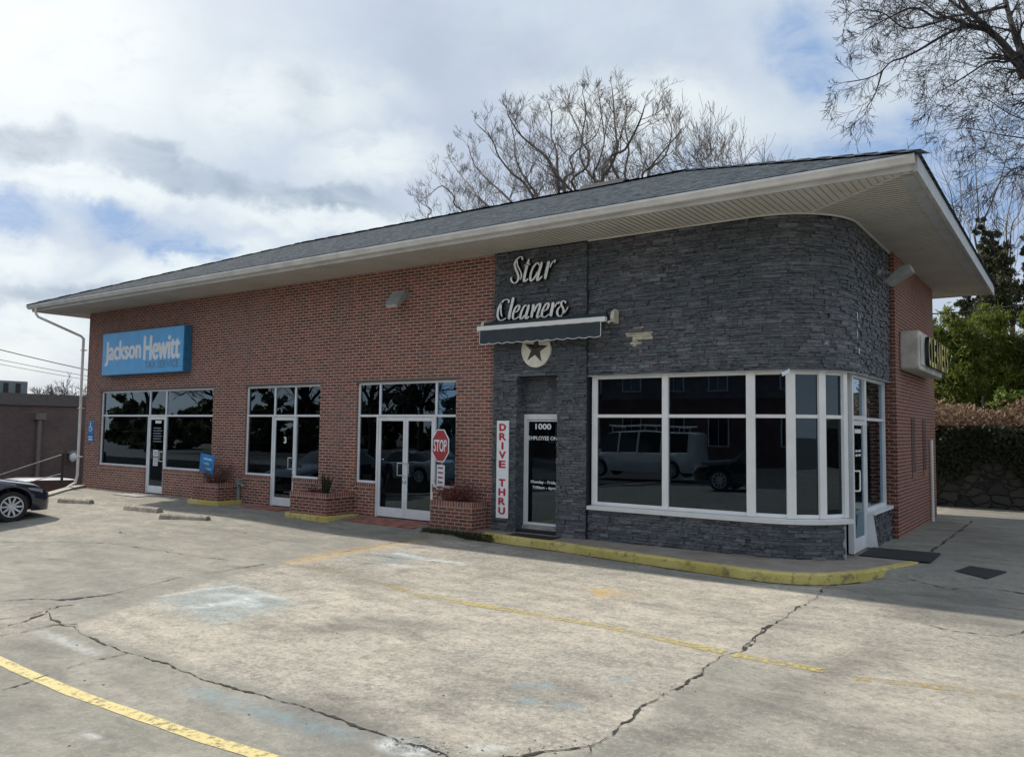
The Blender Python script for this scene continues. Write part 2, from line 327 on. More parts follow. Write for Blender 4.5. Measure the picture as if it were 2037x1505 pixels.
c = k.mix(k.ramp(mid2, 0.50, 0.70, 0, 0.40), c, (0.215, 0.205, 0.18))
c = k.mix(k.math('MULTIPLY', slab, k.ramp(mid2, 0.50, 0.32, 0, 0.35)), c, (0.62, 0.55, 0.45))
c = k.mix(k.ramp(fin, 0.47, 0.66, 0, 0.55), c, (0.19, 0.18, 0.165))
agg = k.math('ADD', 0.35, k.math('MULTIPLY', k.math('MAXIMUM', slab, rough_), 0.65))
c = k.mix(k.math('MULTIPLY', k.ramp(spk, 0.52, 0.64), k.math('MULTIPLY', agg, 0.55)), c, (0.66, 0.60, 0.50))
c = k.mix(k.math('MULTIPLY', k.ramp(spk, 0.48, 0.36), k.math('MULTIPLY', agg, 0.55)), c, (0.125, 0.115, 0.10))
c = k.mix(k.math('MULTIPLY', k.ramp(spk2, 0.60, 0.70), 0.35), c, (0.10, 0.09, 0.08))
brk = k.ramp(k.math('ADD', k.math('MULTIPLY', fin, 0.6), k.math('MULTIPLY', spk, 0.4)), 0.40, 0.58, 1.0, 0.15)
c = k.mix(k.math('MULTIPLY', stain_shade, k.ramp(mid, 0.25, 0.65, 0.9, 0.55)), c, (0.095, 0.09, 0.085))
c = k.mix(k.math('MULTIPLY', bluep, brk), c, (0.22, 0.30, 0.33))
c = k.mix(k.math('MULTIPLY', whitep, brk), c, (0.62, 0.66, 0.66))
c = k.mix(k.math('MULTIPLY', yellowp, brk), c, (0.52, 0.33, 0.09))
k.put(k.b.inputs['Base Color'], c); k.b.inputs['Roughness'].default_value = 0.93; k.b.inputs['Specular IOR Level'].default_value = 0.08
bump(k, k.math('ADD', k.math('MULTIPLY', spk, 0.5), k.math('MULTIPLY', fin, 1.0)), 0.010); M['lot'] = k.m
# retaining stone
k = newmat('rubble_stone'); wv_ = k.new('ShaderNodeVectorMath', operation='ADD'); k.put(wv_.inputs[0], k.mapping(k.uv, (1, 1.6, 1))); ws_ = k.new('ShaderNodeVectorMath', operation='SCALE'); k.put(ws_.inputs[0], k.noise(k.uv, 3.5, 4, out=1)); ws_.inputs[3].default_value = .28; k.put(wv_.inputs[1], ws_.outputs[0]); vo = k.new('ShaderNodeTexVoronoi', feature='DISTANCE_TO_EDGE'); k.put(vo.inputs['Vector'], wv_.outputs[0]); vo.inputs['Scale'].default_value = 2.6
vc = k.new('ShaderNodeTexVoronoi'); k.put(vc.inputs['Vector'], wv_.outputs[0]); vc.inputs['Scale'].default_value = 2.6
c = k.mix(k.math('FRACT', k.math('MULTIPLY', vc.outputs['Color'], 3.0)), (0.03, 0.03, 0.028), (0.07, 0.067, 0.06))
c = k.mix(k.ramp(vo.outputs[0], 0.0, 0.06, 1, 0), c, (0.015, 0.015, 0.014)); k.put(k.b.inputs['Base Color'], c); k.b.inputs['Roughness'].default_value = 0.95
bump(k, k.ramp(vo.outputs[0], 0, 0.15), 0.05); M['rubble'] = k.m

# ------------------------------------------------------------ object helpers
def tag(o, label=None, cat=None, group=None, kind=None):
    if label: o['label'] = label
    if cat: o['category'] = cat
    if group: o['group'] = group
    if kind: o['kind'] = kind
    return o
def thing(name, loc, label, cat, group=None, rz=0):
    o = bpy.data.objects.new(name, None); C.objects.link(o); o.location = loc; o.rotation_euler.z = rz
    o.empty_display_size = 0.2
    return tag(o, label, cat, group)
def origin(o):
    l = Vector((0, 0, 0))
    while o is not None: l += Vector(o.location); o = o.parent
    return l
class MB:
    def __init__(s): s.v = []; s.f = []; s.uv = {}; s.mi = []; s.cur = 0; s.swap = False; s.sw = set()
    def add(s, vs, fs, uvs=None):
        n = len(s.v); s.v += [tuple(map(float, p)) for p in vs]
        for i, f in enumerate(fs):
            if uvs: s.uv[len(s.f)] = uvs[i]
            if s.swap: s.sw.add(len(s.f))
            s.f.append(tuple(n+j for j in f)); s.mi.append(s.cur)
        return s
    def box(s, x0, x1, y0, y1, z0, z1):
        vs = [(x, y, z) for z in (z0, z1) for y in (y0, y1) for x in (x0, x1)]
        return s.add(vs, [(0, 2, 3, 1), (4, 5, 7, 6), (0, 1, 5, 4), (2, 6, 7, 3), (0, 4, 6, 2), (1, 3, 7, 5)])
    def quad(s, a, b, c, d, uv=None): return s.add([a, b, c, d], [(0, 1, 2, 3)], [uv] if uv else None)
    def obox(s, p0, p1, n0, n1, z0, z1, ext=0.0):       # box along p0->p1 in plan, from offset n0 to n1 (positive = right-hand/outer side)
        p0 = Vector(p0); p1 = Vector(p1); d = (p1-p0).normalized(); nn = Vector((d.y, -d.x)); p0 = p0-d*ext; p1 = p1+d*ext
        q = [p0+nn*n0, p1+nn*n0, p1+nn*n1, p0+nn*n1]
        vs = [(a.x, a.y, z) for z in (z0, z1) for a in q]
        return s.add(vs, [(0, 1, 2, 3), (4, 7, 6, 5), (0, 4, 5, 1), (1, 5, 6, 2), (2, 6, 7, 3), (3, 7, 4, 0)])
    def prism(s, poly, ax, a, b):                        # polygon in the other two axes, extruded along ax
        n = len(poly)
        def mk(p, t_): return (t_, p[0], p[1]) if ax == 0 else ((p[0], t_, p[1]) if ax == 1 else (p[0], p[1], t_))
        vs = [mk(p, a) for p in poly]+[mk(p, b) for p in poly]
        fs = [tuple(range(n-1, -1, -1)), tuple(range(n, 2*n))]+[(i, (i+1) % n, n+(i+1) % n, n+i) for i in range(n)]
        return s.add(vs, fs)
    def tube(s, pts, rad, n=8, cap=True):
        pts = [Vector(p) for p in pts]; rad = rad if isinstance(rad, (list, tuple)) else [rad]*len(pts)
        vs = []; fs = []
        ref = None
        for i, p in enumerate(pts):
            d = (pts[min(i+1, len(pts)-1)]-pts[max(i-1, 0)])
            d = d.normalized() if d.length > 1e-9 else Vector((0, 0, 1))
            if ref is None: ref = d.orthogonal().normalized()
            ref = (ref-d*ref.dot(d)); ref = ref.normalized() if ref.length > 1e-6 else d.orthogonal().normalized()
            b_ = d.cross(ref)
            for j in range(n):
                a = 2*pi*j/n; vs.append(p+(ref*cos(a)+b_*sin(a))*rad[i])
        for i in range(len(pts)-1):
            for j in range(n): fs.append((i*n+j, i*n+(j+1) % n, (i+1)*n+(j+1) % n, (i+1)*n+j))
        if cap: fs += [tuple(range(n-1, -1, -1)), tuple((len(pts)-1)*n+j for j in range(n))]
        return s.add(vs, fs)
    def ball(s, c, r, seg=10, rings=6, sc=(1, 1, 1)):
        vs = []; fs = []
        for i in range(rings+1):
            th = pi*i/rings
            for j in range(seg):
                a = 2*pi*j/seg; vs.append((c[0]+r*sc[0]*sin(th)*cos(a), c[1]+r*sc[1]*sin(th)*sin(a), c[2]+r*sc[2]*cos(th)))
        for i in range(rings):
            for j in range(seg): fs.append((i*seg+j, (i+1)*seg+j, (i+1)*seg+(j+1) % seg, i*seg+(j+1) % seg))
        return s.add(vs, fs)
    def build(s, name, mats, parent=None, loc=None, local=False, bevel=0.0, smooth=False):
        mats = mats if isinstance(mats, (list, tuple)) else [mats]
        off = Vector((0, 0, 0)) if local else (origin(parent) if parent else (Vector(loc) if loc is not None else Vector((0, 0, 0))))
        me = bpy.data.meshes.new(name)
        vs = [(a-off.x, b-off.y, c_-off.z) for a, b, c_ in s.v] if off.length > 0 else s.v
        me.from_pydata(vs, [], s.f)
        for x in mats: me.materials.append(x)
        if len(mats) > 1: me.polygons.foreach_set('material_index', s.mi)
        uvl = me.uv_layers.new(name='UVMap')
        nv = len(me.vertices); co = np.empty(nv*3, dtype=np.float64); me.vertices.foreach_get('co', co); co = co.reshape(-1, 3)+np.array(off)
        npoly = len(me.polygons); nrm = np.empty(npoly*3); me.polygons.foreach_get('normal', nrm); nrm = np.abs(nrm.reshape(-1, 3))
        lt = np.empty(npoly, dtype=np.int32); me.polygons.foreach_get('loop_total', lt)
        vi = np.empty(len(me.loops), dtype=np.int32); me.loops.foreach_get('vertex_index', vi)
        axp = np.repeat(np.argmax(nrm+np.array([0, 1e-4, 0]), axis=1), lt); p = co[vi]
        uv = np.where((axp == 0)[:, None], p[:, [1, 2]], np.where((axp == 1)[:, None], p[:, [0, 2]], p[:, [0, 1]]))
        if s.uv:
            st = np.concatenate([[0], np.cumsum(lt)])
            for fi, q in s.uv.items():
                for j, c_ in enumerate(q): uv[st[fi]+j] = c_
        uvl.data.foreach_set('uv', np.ascontiguousarray(uv, dtype=np.float32).ravel())
        if smooth: me.polygons.foreach_set('use_smooth', [True]*npoly)
        me.update()
        o = bpy.data.objects.new(name, me); C.objects.link(o)
        if parent is not None: o.parent = parent
        elif loc is not None: o.location = loc
        if bevel:
            b_ = o.modifiers.new('bevel', 'BEVEL'); b_.width = bevel; b_.segments = 2; b_.limit_method = 'ANGLE'; b_.harden_normals = False
        return o
def text_mb(mb, body, cx, cz, wid, hgt, to3d, depth=0.0, bold=0.0, shear=0.0, fat=0.0):
    """lettering fitted to wid x hgt, mapped by to3d(a, b, d) to the wall; depth = thickness"""
    if fat:
        for k_, (ox, oz) in enumerate(((-1, 0), (1, 0), (0, .6), (0, -.6), (-.6, .4), (.6, -.4), (0, 0))): text_mb(mb, body, cx+ox*fat, cz+oz*fat, wid-2*fat, hgt-fat, lambda a, b_, d, k_=k_: to3d(a, b_, d+.0006*k_), depth, bold, shear)
        return
    cu = bpy.data.curves.new('t', 'FONT'); cu.body = body; cu.offset = bold; cu.shear = shear; cu.resolution_u = 3
    ob = bpy.data.objects.new('t', cu); C.objects.link(ob)
    dg = bpy.context.evaluated_depsgraph_get(); me = bpy.data.meshes.new_from_object(ob.evaluated_get(dg))
    bm = bmesh.new(); bm.from_mesh(me)
    bmesh.ops.remove_doubles(bm, verts=bm.verts, dist=1e-5)
    xs = [v.co.x for v in bm.verts]; ys = [v.co.y for v in bm.verts]
    x0, x1, y0, y1 = min(xs), max(xs), min(ys), max(ys)
    def q(v, d): return to3d(cx+((v.x-x0)/(x1-x0)-0.5)*wid, cz+((v.y-y0)/(y1-y0)-0.5)*hgt, d)
    vv = list(bm.verts); idx = {v: i for i, v in enumerate(vv)}
    fr = [q(v.co, depth) for v in vv]
    mb.add(fr, [tuple(idx[v] for v in f.verts) for f in bm.faces])
    if depth:
        sw = mb.cur; mb.cur = 1 if sw == 0 else sw
        for e in bm.edges:
            if len(e.link_faces) == 1:
                a, b_ = e.verts; mb.add([q(a.co, depth), q(b_.co, depth), q(b_.co, 0), q(a.co, 0)], [(0, 1, 2, 3)])
        mb.cur = sw
    bm.free(); bpy.data.objects.remove(ob); bpy.data.curves.remove(cu); bpy.data.meshes.remove(me)
def sst(x, a, b):
    q = np.clip((x-a)/(b-a), 0, 1); return q*q*(3-2*q)

# ------------------------------------------------------------ ground
def gz(x, y):
    d = sst(x, 9.5, 14)*sst(-y, 0.25, 1.1)
    right = sst(x, 22.3, 23.6)*sst(y, -1.2, 0.9)
    z = -0.02-0.12*np.maximum(d, sst(x, 9.5, 14)*sst(x, 15, 16)*(y < 0))*(1-right)
    z = z-0.075*np.clip(-y-0.9, 0, 6)*(1-sst(x, 7, 16))
    z = z-0.012*np.clip(x-24.0, 0, 6)*right
    return z
def ung(u, v):
    z = -0.1
    for _ in range(6): p = un(u, v, 2, z); z = float(gz(p[0], p[1]))
    return np.array([p[0], p[1], z])
EDGE = [(0.05, -0.05), (0.55, -0.6), (2.1, -2.3), (4.0, -5.2), (6.0, -9.0), (9.0, -15.0), (12.0, -30.0), (12, -60)]   # left edge of the lot
def in_poly(px, py, poly):
    r = np.zeros(px.shape, bool); n = len(poly); j = n-1
    for i in range(n):
        xi, yi = poly[i][0], poly[i][1]; xj, yj = poly[j][0], poly[j][1]
        if yi != yj:
            c_ = ((yi > py) != (yj > py)) & (px < (xj-xi)*(py-yi)/(yj-yi)+xi); r ^= c_
        j = i
    return r
def seg_dist(px, py, a, b):
    dx, dy = b[0]-a[0], b[1]-a[1]; L2 = dx*dx+dy*dy+1e-12
    q = np.clip(((px-a[0])*dx+(py-a[1])*dy)/L2, 0, 1); return np.hypot(px-a[0]-q*dx, py-a[1]-q*dy)
def poly_mask(px, py, poly, soft):
    ins = in_poly(px, py, poly); d = np.full(px.shape, 1e9)
    for i in range(len(poly)): d = np.minimum(d, seg_dist(px, py, poly[i], poly[(i+1) % len(poly)]))
    return np.clip(0.5+np.where(ins, d, -d)/soft, 0, 1)
def line_mask(px, py, pts, wid, soft):
    d = np.full(px.shape, 1e9)
    for a, b_ in zip(pts[:-1], pts[1:]): d = np.minimum(d, seg_dist(px, py, a, b_))
    return np.clip(1-(d-wid)/soft, 0, 1)
G = lambda pts: [ung(*p)[:2] for p in pts]

def lot_sheet():
    # fine grid near the camera, coarse far
    xs = np.concatenate([np.arange(-1, 8, 0.25), np.arange(8, 30, 0.07), np.arange(30, 80, 2.0)])
    ys = np.concatenate([np.arange(-17.5, -13, 0.5), np.arange(-13, -7.5, 0.05), np.arange(-7.5, 2.6, 0.07), np.arange(2.6, 15, 0.2), np.arange(15, 30.1, 2.5)])
    nx, ny = len(xs), len(ys); X, Y = np.meshgrid(xs, ys)
    # squeeze the sheet onto its left edge
    ex = np.interp(Y.ravel(), [e[1] for e in EDGE][::-1], [e[0] for e in EDGE][::-1], right=0.05).reshape(Y.shape)
    X = np.maximum(X, ex)
    Z = gz(X, Y)
    px, py = X.ravel(), Y.ravel()
    slab = poly_mask(px, py, G([(150, 1245), (420, 1155), (640, 1105), (870, 1068), (1010, 1090), (1400, 1158), (1645, 1168), (1440, 1300), (1345, 1380), (1180, 1490), (900, 1500), (700, 1420), (420, 1335)]), 0.15)
    slab = np.maximum(slab, 0.75*poly_mask(px, py, G([(1660, 1180), (1990, 1260), (2037, 1290), (2037, 1500), (1900, 1505), (1700, 1400), (1480, 1300)]), 1.2))
    slab = np.maximum(slab, 0.6*poly_mask(px, py, G([(0, 1205), (90, 1195), (150, 1240), (40, 1262), (0, 1262)]), 0.1))
    slab = np.maximum(slab, 0.45*poly_mask(px, py, G([(130, 985), (330, 985), (560, 1020), (200, 1050), (60, 1060)]), 0.8))
    rough = poly_mask(px, py, G([(1650, 1165), (1990, 1255), (2037, 1290), (2037, 1370), (1640, 1320), (1470, 1290)]), 0.8)
    rough = np.maximum(rough, 0.6*poly_mask(px, py, G([(1300, 1420), (2037, 1400), (2037, 1505), (1200, 1505)]), 1.0))
    blue = poly_mask(px, py, G([(310, 1195), (450, 1160), (600, 1200), (430, 1240)]), 0.35)*0.9
    blue = np.maximum(blue, poly_mask(px, py, G([(735, 1110), (800, 1097), (850, 1110), (770, 1120)]), 0.3)*0.8)
    blue = np.maximum(blue, 0.8*line_mask(px, py, G([(390, 1372), (520, 1415), (690, 1462)]), 0.03, 0.12))
    for c_ in ((1036, 1361), (1078, 1363), (1225, 1349), (1045, 1392), (1125, 1402)): blue = np.maximum(blue, 0.8*line_mask(px, py, G([c_, (c_[0]+14, c_[1]+1)]), 0.04, 0.07))
    white = 0.9*line_mask(px, py, G([(395, 1205), (450, 1200), (485, 1190), (500, 1203)]), 0.05, 0.12)
    white = np.maximum(white, 0.8*line_mask(px, py, G([(320, 1185), (420, 1170), (470, 1165), (560, 1190)]), 0.01, 0.08))
    white = np.maximum(white, 0.7*line_mask(px, py, G([(430, 1183), (520, 1185)]), 0.03, 0.15))
    white = np.maximum(white, 0.9*line_mask(px, py, G([(790, 1100), (850, 1112), (925, 1121)]), 0.05, 0.08))
    white = np.maximum(white, 0.6*line_mask(px, py, G([(775, 1122), (820, 1127)]), 0.04, 0.1))
    white = np.maximum(white, 0.55*line_mask(px, py, G([(80, 1255), (190, 1300)]), 0.02, 0.09))
    white = np.maximum(white, 0.8*line_mask(px, py, G([(165, 1458), (225, 1475)]), 0.005, 0.03))
    white = np.maximum(white, 0.8*line_mask(px, py, G([(955, 1490), (990, 1487)]), 0.03, 0.05))
    white = np.maximum(white, 0.8*line_mask(px, py, G([(780, 1478), (830, 1495)]), 0.06, 0.1))
    yellow = poly_mask(px, py, G([(560, 1118), (640, 1098), (860, 1062), (860, 1072), (690, 1102), (600, 1122)]), 0.12)*0.6
    yellow = np.maximum(yellow, 0.85*poly_mask(px, py, G([(1170, 1170), (1240, 1170), (1215, 1176), (1290, 1186), (1215, 1184), (1185, 1188)]), 0.08))
    stain_shade = 0.42*line_mask(px, py, G([(1330, 1470), (1480, 1420), (1650, 1340), (1720, 1300)]), 0.05, 0.30)
    stain_shade = np.maximum(stain_shade, 0.45*line_mask(px, py, G([(1700, 1318), (1760, 1295)]), 0.1, 0.3))
    stain_shade = np.maximum(stain_shade, 0.7*line_mask(px, py, G([(1800, 1205), (1870, 1212)]), 0.06, 0.3))
    stain_shade = np.maximum(stain_shade, 0.5*line_mask(px, py, G([(1800, 1225), (1960, 1240)]), 0.05, 0.35))
    stain_shade = np.maximum(stain_shade, 0.55*line_mask(px, py, G([(610, 1255), (740, 1240), (820, 1250)]), 0.1, 0.4))
    stain_shade = np.maximum(stain_shade, 0.5*line_mask(px, py, G([(640, 1130), (760, 1165)]), 0.1, 0.5))
    stain_shade = np.maximum(stain_shade, 0.5*line_mask(px, py, G([(640, 1400), (800, 1480)]), 0.1, 0.4))
    stain_shade = np.maximum(stain_shade, 0.45*line_mask(px, py, G([(950, 1360), (1150, 1380)]), 0.1, 0.4))
    stain_shade = np.maximum(stain_shade, 0.35*line_mask(px, py, [(5, -0.9), (15, -0.8)], 0.2, 0.8))
    stain_shade = np.maximum(stain_shade, 0.5*(px > 22.45)*sst(py, 0.3, 2.5)*(0.7+0.3*np.sin(px*1.7+py)))  # shade on the side driveway painted in darker, along with its stains
    stain_shade = np.maximum(stain_shade, 0.5*poly_mask(px, py, G([(1660, 1165), (1830, 1150), (2037, 1185), (2037, 1262), (1740, 1215)]), 0.5))  # building's shade on the lot at right, painted into the concrete colour
    rs = np.random.RandomState(4)
    for _ in range(60):
        cx_, cy_ = rs.uniform(8, 26), rs.uniform(-11, -1.5); r_ = rs.uniform(.03, .22)
        stain_shade = np.maximum(stain_shade, rs.uniform(.25, .6)*np.clip(1.2-np.hypot((px-cx_)*rs.uniform(.7, 1.3), py-cy_)/r_, 0, 1))
    for (a, b_) in (((7, -3.2), (14, -2.6)), ((9, -4.6), (16, -7.5)), ((18, -3.4), (26, -3.9)), ((12, -6.2), (19, -9.8)), ((20, -7.0), (27, -5.8))):
        stain_shade = np.maximum(stain_shade, .20*line_mask(px, py, [a, b_], .10, .25))
    stain_shade *= 1-0.85*poly_mask(px, py, G([(1600, 1160), (1800, 1152), (1850, 1146), (2037, 1176), (2037, 1190), (1860, 1162), (1800, 1160)]), 0.15)
    V = np.stack([px, py, Z.ravel()], 1)
    fs = []
    for j in range(ny-1):
        b0 = j*nx
        for i in range(nx-1):
            a = b0+i
            if px[a+nx+1]-px[a] > 1e-6 or px[a+1]-px[a+nx] > 1e-6: fs.append((a, a+1, a+nx+1, a+nx))
    me = bpy.data.meshes.new('parking_lot'); me.from_pydata(V.tolist(), [], fs); me.materials.append(M['lot'])
    for nme, (a, b_, c_) in (('marks', (slab, blue, stain_shade)), ('marks2', (white, yellow, rough))):
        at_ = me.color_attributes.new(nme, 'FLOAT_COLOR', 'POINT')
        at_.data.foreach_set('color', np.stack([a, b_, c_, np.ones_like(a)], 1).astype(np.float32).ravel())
    me.polygons.foreach_set('use_smooth', [True]*len(fs)); me.update()
    o = bpy.data.objects.new('parking_lot', me); C.objects.link(o); tag(o, kind='structure')
lot_sheet()
mb = MB(); mb.box(-400, 400, -400, 400, -3.0, -1.75); mb.build('ground', M['asphalt'])['kind'] = 'structure'
mb = MB(); mb.prism([(-60, -70), (90, -70), (90, -17.2), (-60, -17.2)], 2, -1.9, -0.32); mb.build('road', M['asphalt'])['kind'] = 'structure'
# concrete edge along the drop on the left of the lot
mb = MB()
for (a, b_) in zip(EDGE[:-2], EDGE[1:-1]):
    za, zb = float(gz(*a)), float(gz(*b_))
    d = Vector((b_[0]-a[0], b_[1]-a[1])).normalized(); n_ = Vector((d.y, -d.x))
    q = lambda p, o_, z: (p[0]+n_.x*o_, p[1]+n_.y*o_, z)
    for (o0, o1, zt) in ((0.02, -0.26, 0.07),):
        vs = [q(a, o0, -1.76), q(b_, o0, -1.76), q(b_, o1, -1.76), q(a, o1, -1.76), q(a, o0, za+zt), q(b_, o0, zb+zt), q(b_, o1, zb+zt), q(a, o1, za+zt)]
        mb.add(vs, [(0, 1, 2, 3), (4, 7, 6, 5), (0, 4, 5, 1), (1, 5, 6, 2), (2, 6, 7, 3), (3, 7, 4, 0)])
o = mb.build('lot_kerb', M['concrete']); o['kind'] = 'structure'

# cracks and painted lines
def ribbon(mb, pts, w0, w1, lift, jit=0.0, step=0.12, wj=0.0):
    P0 = [Vector((p[0], p[1])) for p in pts]; out = []
    for a, b_ in zip(P0[:-1], P0[1:]):
        n_ = max(1, int((b_-a).length/step))
        for i in range(n_): out.append(a.lerp(b_, i/n_))
    out.append(P0[-1]); N = len(out)
    ph = random.random()*50
    L, R_ = [], []
    for i, p in enumerate(out):
        d = (out[min(i+1, N-1)]-out[max(0, i-1)]).normalized(); n_ = Vector((-d.y, d.x))
        q = i/max(1, N-1); wd = (w0+(w1-w0)*q)/2*(1+wj*(random.random()*2-1))*(1 if wj < .2 else .55+1.1*abs(sin(i*.13+ph))**3+(.9 if random.random() < .06 else 0))
        if jit: p = p+n_*(random.uniform(-jit, jit)*.6+jit*1.2*sin(i*0.21+ph)+jit*.8*sin(i*.67+2*ph))
        for s_, lst in ((1, L), (-1, R_)):
            e = p+n_*wd*s_; lst.append((e.x, e.y, float(gz(e.x, e.y))+lift))
    fs = [(2*i+1, 2*i+3, 2*i+2, 2*i) for i in range(N-1)]
    mb.add([v for pr in zip(L, R_) for v in pr], fs)
mb = MB()
def crack(pxs, w0=0.02, w1=0.02, jit=0.018, wj=0.95): ribbon(mb, G(pxs), max(w0*.42, .008), max(w1*.42, .008), 0.006, jit, 0.045, wj)
crack([(0, 1196), (60, 1190), (115, 1193), (200, 1186), (225, 1181)], .03, .04)
crack([(115, 1193), (150, 1190), (222, 1181)], .07, .02)
crack([(0, 1262), (60, 1255), (105, 1243), (150, 1243)], .03, .04); crack([(0, 1230), (60, 1225), (118, 1205)], .015, .015)
crack([(92, 1218), (100, 1232), (125, 1243), (155, 1246)], .03, .04); crack([(0, 1250), (55, 1235), (90, 1220)], .04, .035); crack([(115, 1194), (150, 1191), (215, 1183)], .11, .04); crack([(92, 1218), (118, 1206), (150, 1203)], .06, .03)
crack([(150, 1245), (152, 1256), (178, 1270), (255, 1297), (330, 1322), (430, 1358), (520, 1385), (640, 1415), (720, 1448), (790, 1475)], .022, .035, 0.012)
crack([(0, 1371), (80, 1348), (150, 1325), (255, 1298)], .018, .022)
crack([(225, 1181), (350, 1150), (470, 1131), (530, 1122)], .008, .02, .008); crack([(460, 1131), (530, 1122)], .05, .03)
crack([(670, 1100), (760, 1083), (850, 1068)], .016, .014, .006)
crack([(0, 1078), (170, 1079), (215, 1080), (350, 1100), (480, 1117)], .008, .008, .006)
crack([(720, 1101), (800, 1111), (900, 1120), (1000, 1121)], .014, .006, .01)
crack([(1650, 1166), (1600, 1203), (1530, 1245), (1480, 1290), (1440, 1305), (1390, 1340), (1330, 1375), (1250, 1430), (1180, 1480)], .02, .030, 0.018)
crack([(1530, 1245), (1475, 1292)], .04, .035, .01); crack([(1180, 1480), (1100, 1492), (1000, 1505)], .05, .04)
crack([(790, 1475), (860, 1492), (930, 1505)], .06, .09, .03); crack([(1345, 1372), (1370, 1360)], .08, .04, .02)
crack([(1610, 1205), (1730, 1225)], .012, .014, .008); crack([(1830, 1240), (1900, 1256), (2000, 1265), (2037, 1255)], .02, .03, .012)
crack([(1180, 1485), (1160, 1505)], .03, .03)
crack([(1935, 1036), (1900, 1062), (1852, 1097)], .05, .06, .01); crack([(1800, 1151), (1880, 1158), (1960, 1168), (2037, 1181)], .02, .03, .01); crack([(1652, 1160), (1740, 1150), (1810, 1146)], .02, .02, .01)
crack([(240, 1057), (255, 1066), (275, 1066)], .03, .02); crack([(484, 1060), (490, 1061)], .05, .04, 0)
o = mb.build('pavement_crack', M['crack']); o['kind'] = 'structure'
def pline(name, pxs, wd, mat, label, lift=0.004):
    mb = MB(); ribbon(mb, G(pxs), wd, wd, lift, 0.004, 0.12, 0.06); o = mb.build(name, mat); o['kind'] = 'structure'; o['label'] = label; return o
pline('parking_line', [(-60, 1288), (0, 1314), (130, 1371), (265, 1421), (400, 1467), (520, 1503), (600, 1530)], 0.115, M['yellow_fresh'], 'bright yellow parking line in the left foreground')
pline('parking_line', [(820, 1181), (1000, 1211), (1200, 1245), (1440, 1297)], 0.15, M['yellow_worn'], 'worn yellow line across the middle of the lot')
pline('parking_line', [(1460, 1301), (1560, 1320), (1640, 1333)], 0.15, M['yellow_worn'], 'worn yellow line just right of the diagonal crack')
pline('parking_line', [(1700, 1348), (1800, 1358), (2037, 1386), (2200, 1405)], 0.15, M['yellow_faint'], 'faint yellow line at the right edge of the lot')
pline('parking_line', [(560, 1120), (700, 1142), (820, 1178)], 0.12, M['yellow_faint'], 'nearly gone yellow line between the two blue symbols')

# ------------------------------------------------------------ hill behind, right and back
mb = MB()
gx = np.arange(-60, 80, 2.5); gy = np.arange(12.7, 90, 2.5)
def hz(x, y): return 2.15+0.10*(y-12.7)*(1-0.5*sst(y, 20, 60))+0.25*sin(x*0.6+y*0.3)*min(1, (y-12.7)/4)
vs = [(x, y, hz(x, y)) for y in gy for x in gx]; n_ = len(gx)
mb.add(vs, [(j*n_+i, j*n_+i+1, (j+1)*n_+i+1, (j+1)*n_+i) for j in range(len(gy)-1) for i in range(n_-1)])
mb.add([(-60, 12.7, -2), (80, 12.7, -2), (80, 12.7, 2.2), (-60, 12.7, 2.2)], [(0, 1, 2, 3)])
mb.build('hill', M['hill'])['kind'] = 'structure'

# ============================================================ THE BUILDING
B = thing('commercial_building', (0.2, 0, 0), 'single storey red brick shop building with dark slate rounded corner and deep white eaves', 'building')
X0, XR = 0.2, 22.35
W1 = (1.05, 6.78); W2 = (8.14, 10.93); W3 = (12.13, 15.0); HEAD = 2.92; SILL = 0.72
D1 = (3.62, 4.55); D2 = (9.15, 10.05); D3 = (12.72, 14.42)
ST = 15.97                                    # brick ends, slate begins
def wall_x(mb, x0, x1, z0, z1, holes, y=0.0, th=0.2):
    xs = sorted({x0, x1, *[h[i] for h in holes for i in (0, 1)]}); zs = sorted({z0, z1, *[h[i] for h in holes for i in (2, 3)]})
    for a, b_ in zip(xs[:-1], xs[1:]):
        for c_, d in zip(zs[:-1], zs[1:]):
            mx_, mz = (a+b_)/2, (c_+d)/2
            if any(h[0] < mx_ < h[1] and h[2] < mz < h[3] for h in holes): continue
            mb.quad((a, y, c_), (b_, y, c_), (b_, y, d), (a, y, d))
            mb.quad((b_, y+th, c_), (a, y+th, c_), (a, y+th, d), (b_, y+th, d))
    for h in holes:
        a, b_, c_, d = h[:4]
        mb.quad((a, y, c_), (a, y, d), (a, y+th, d), (a, y+th, c_)); mb.quad((b_, y, d), (b_, y, c_), (b_, y+th, c_), (b_, y+th, d))
        mb.quad((a, y, d), (b_, y, d), (b_, y+th, d), (a, y+th, d)); mb.quad((a, y, c_), (a, y+th, c_), (b_, y+th, c_), (b_, y, c_))
mb = MB()
holes = []
for W_, D_ in ((W1, D1), (W2, D2), (W3, D3)):
    holes += [(W_[0], D_[0], SILL, HEAD), (D_[0], D_[1], -0.02, HEAD), (D_[1], W_[1], SILL, HEAD)]
wall_x(mb, X0, ST, -0.6, H+0.1, [])if False else None
xs = [X0]
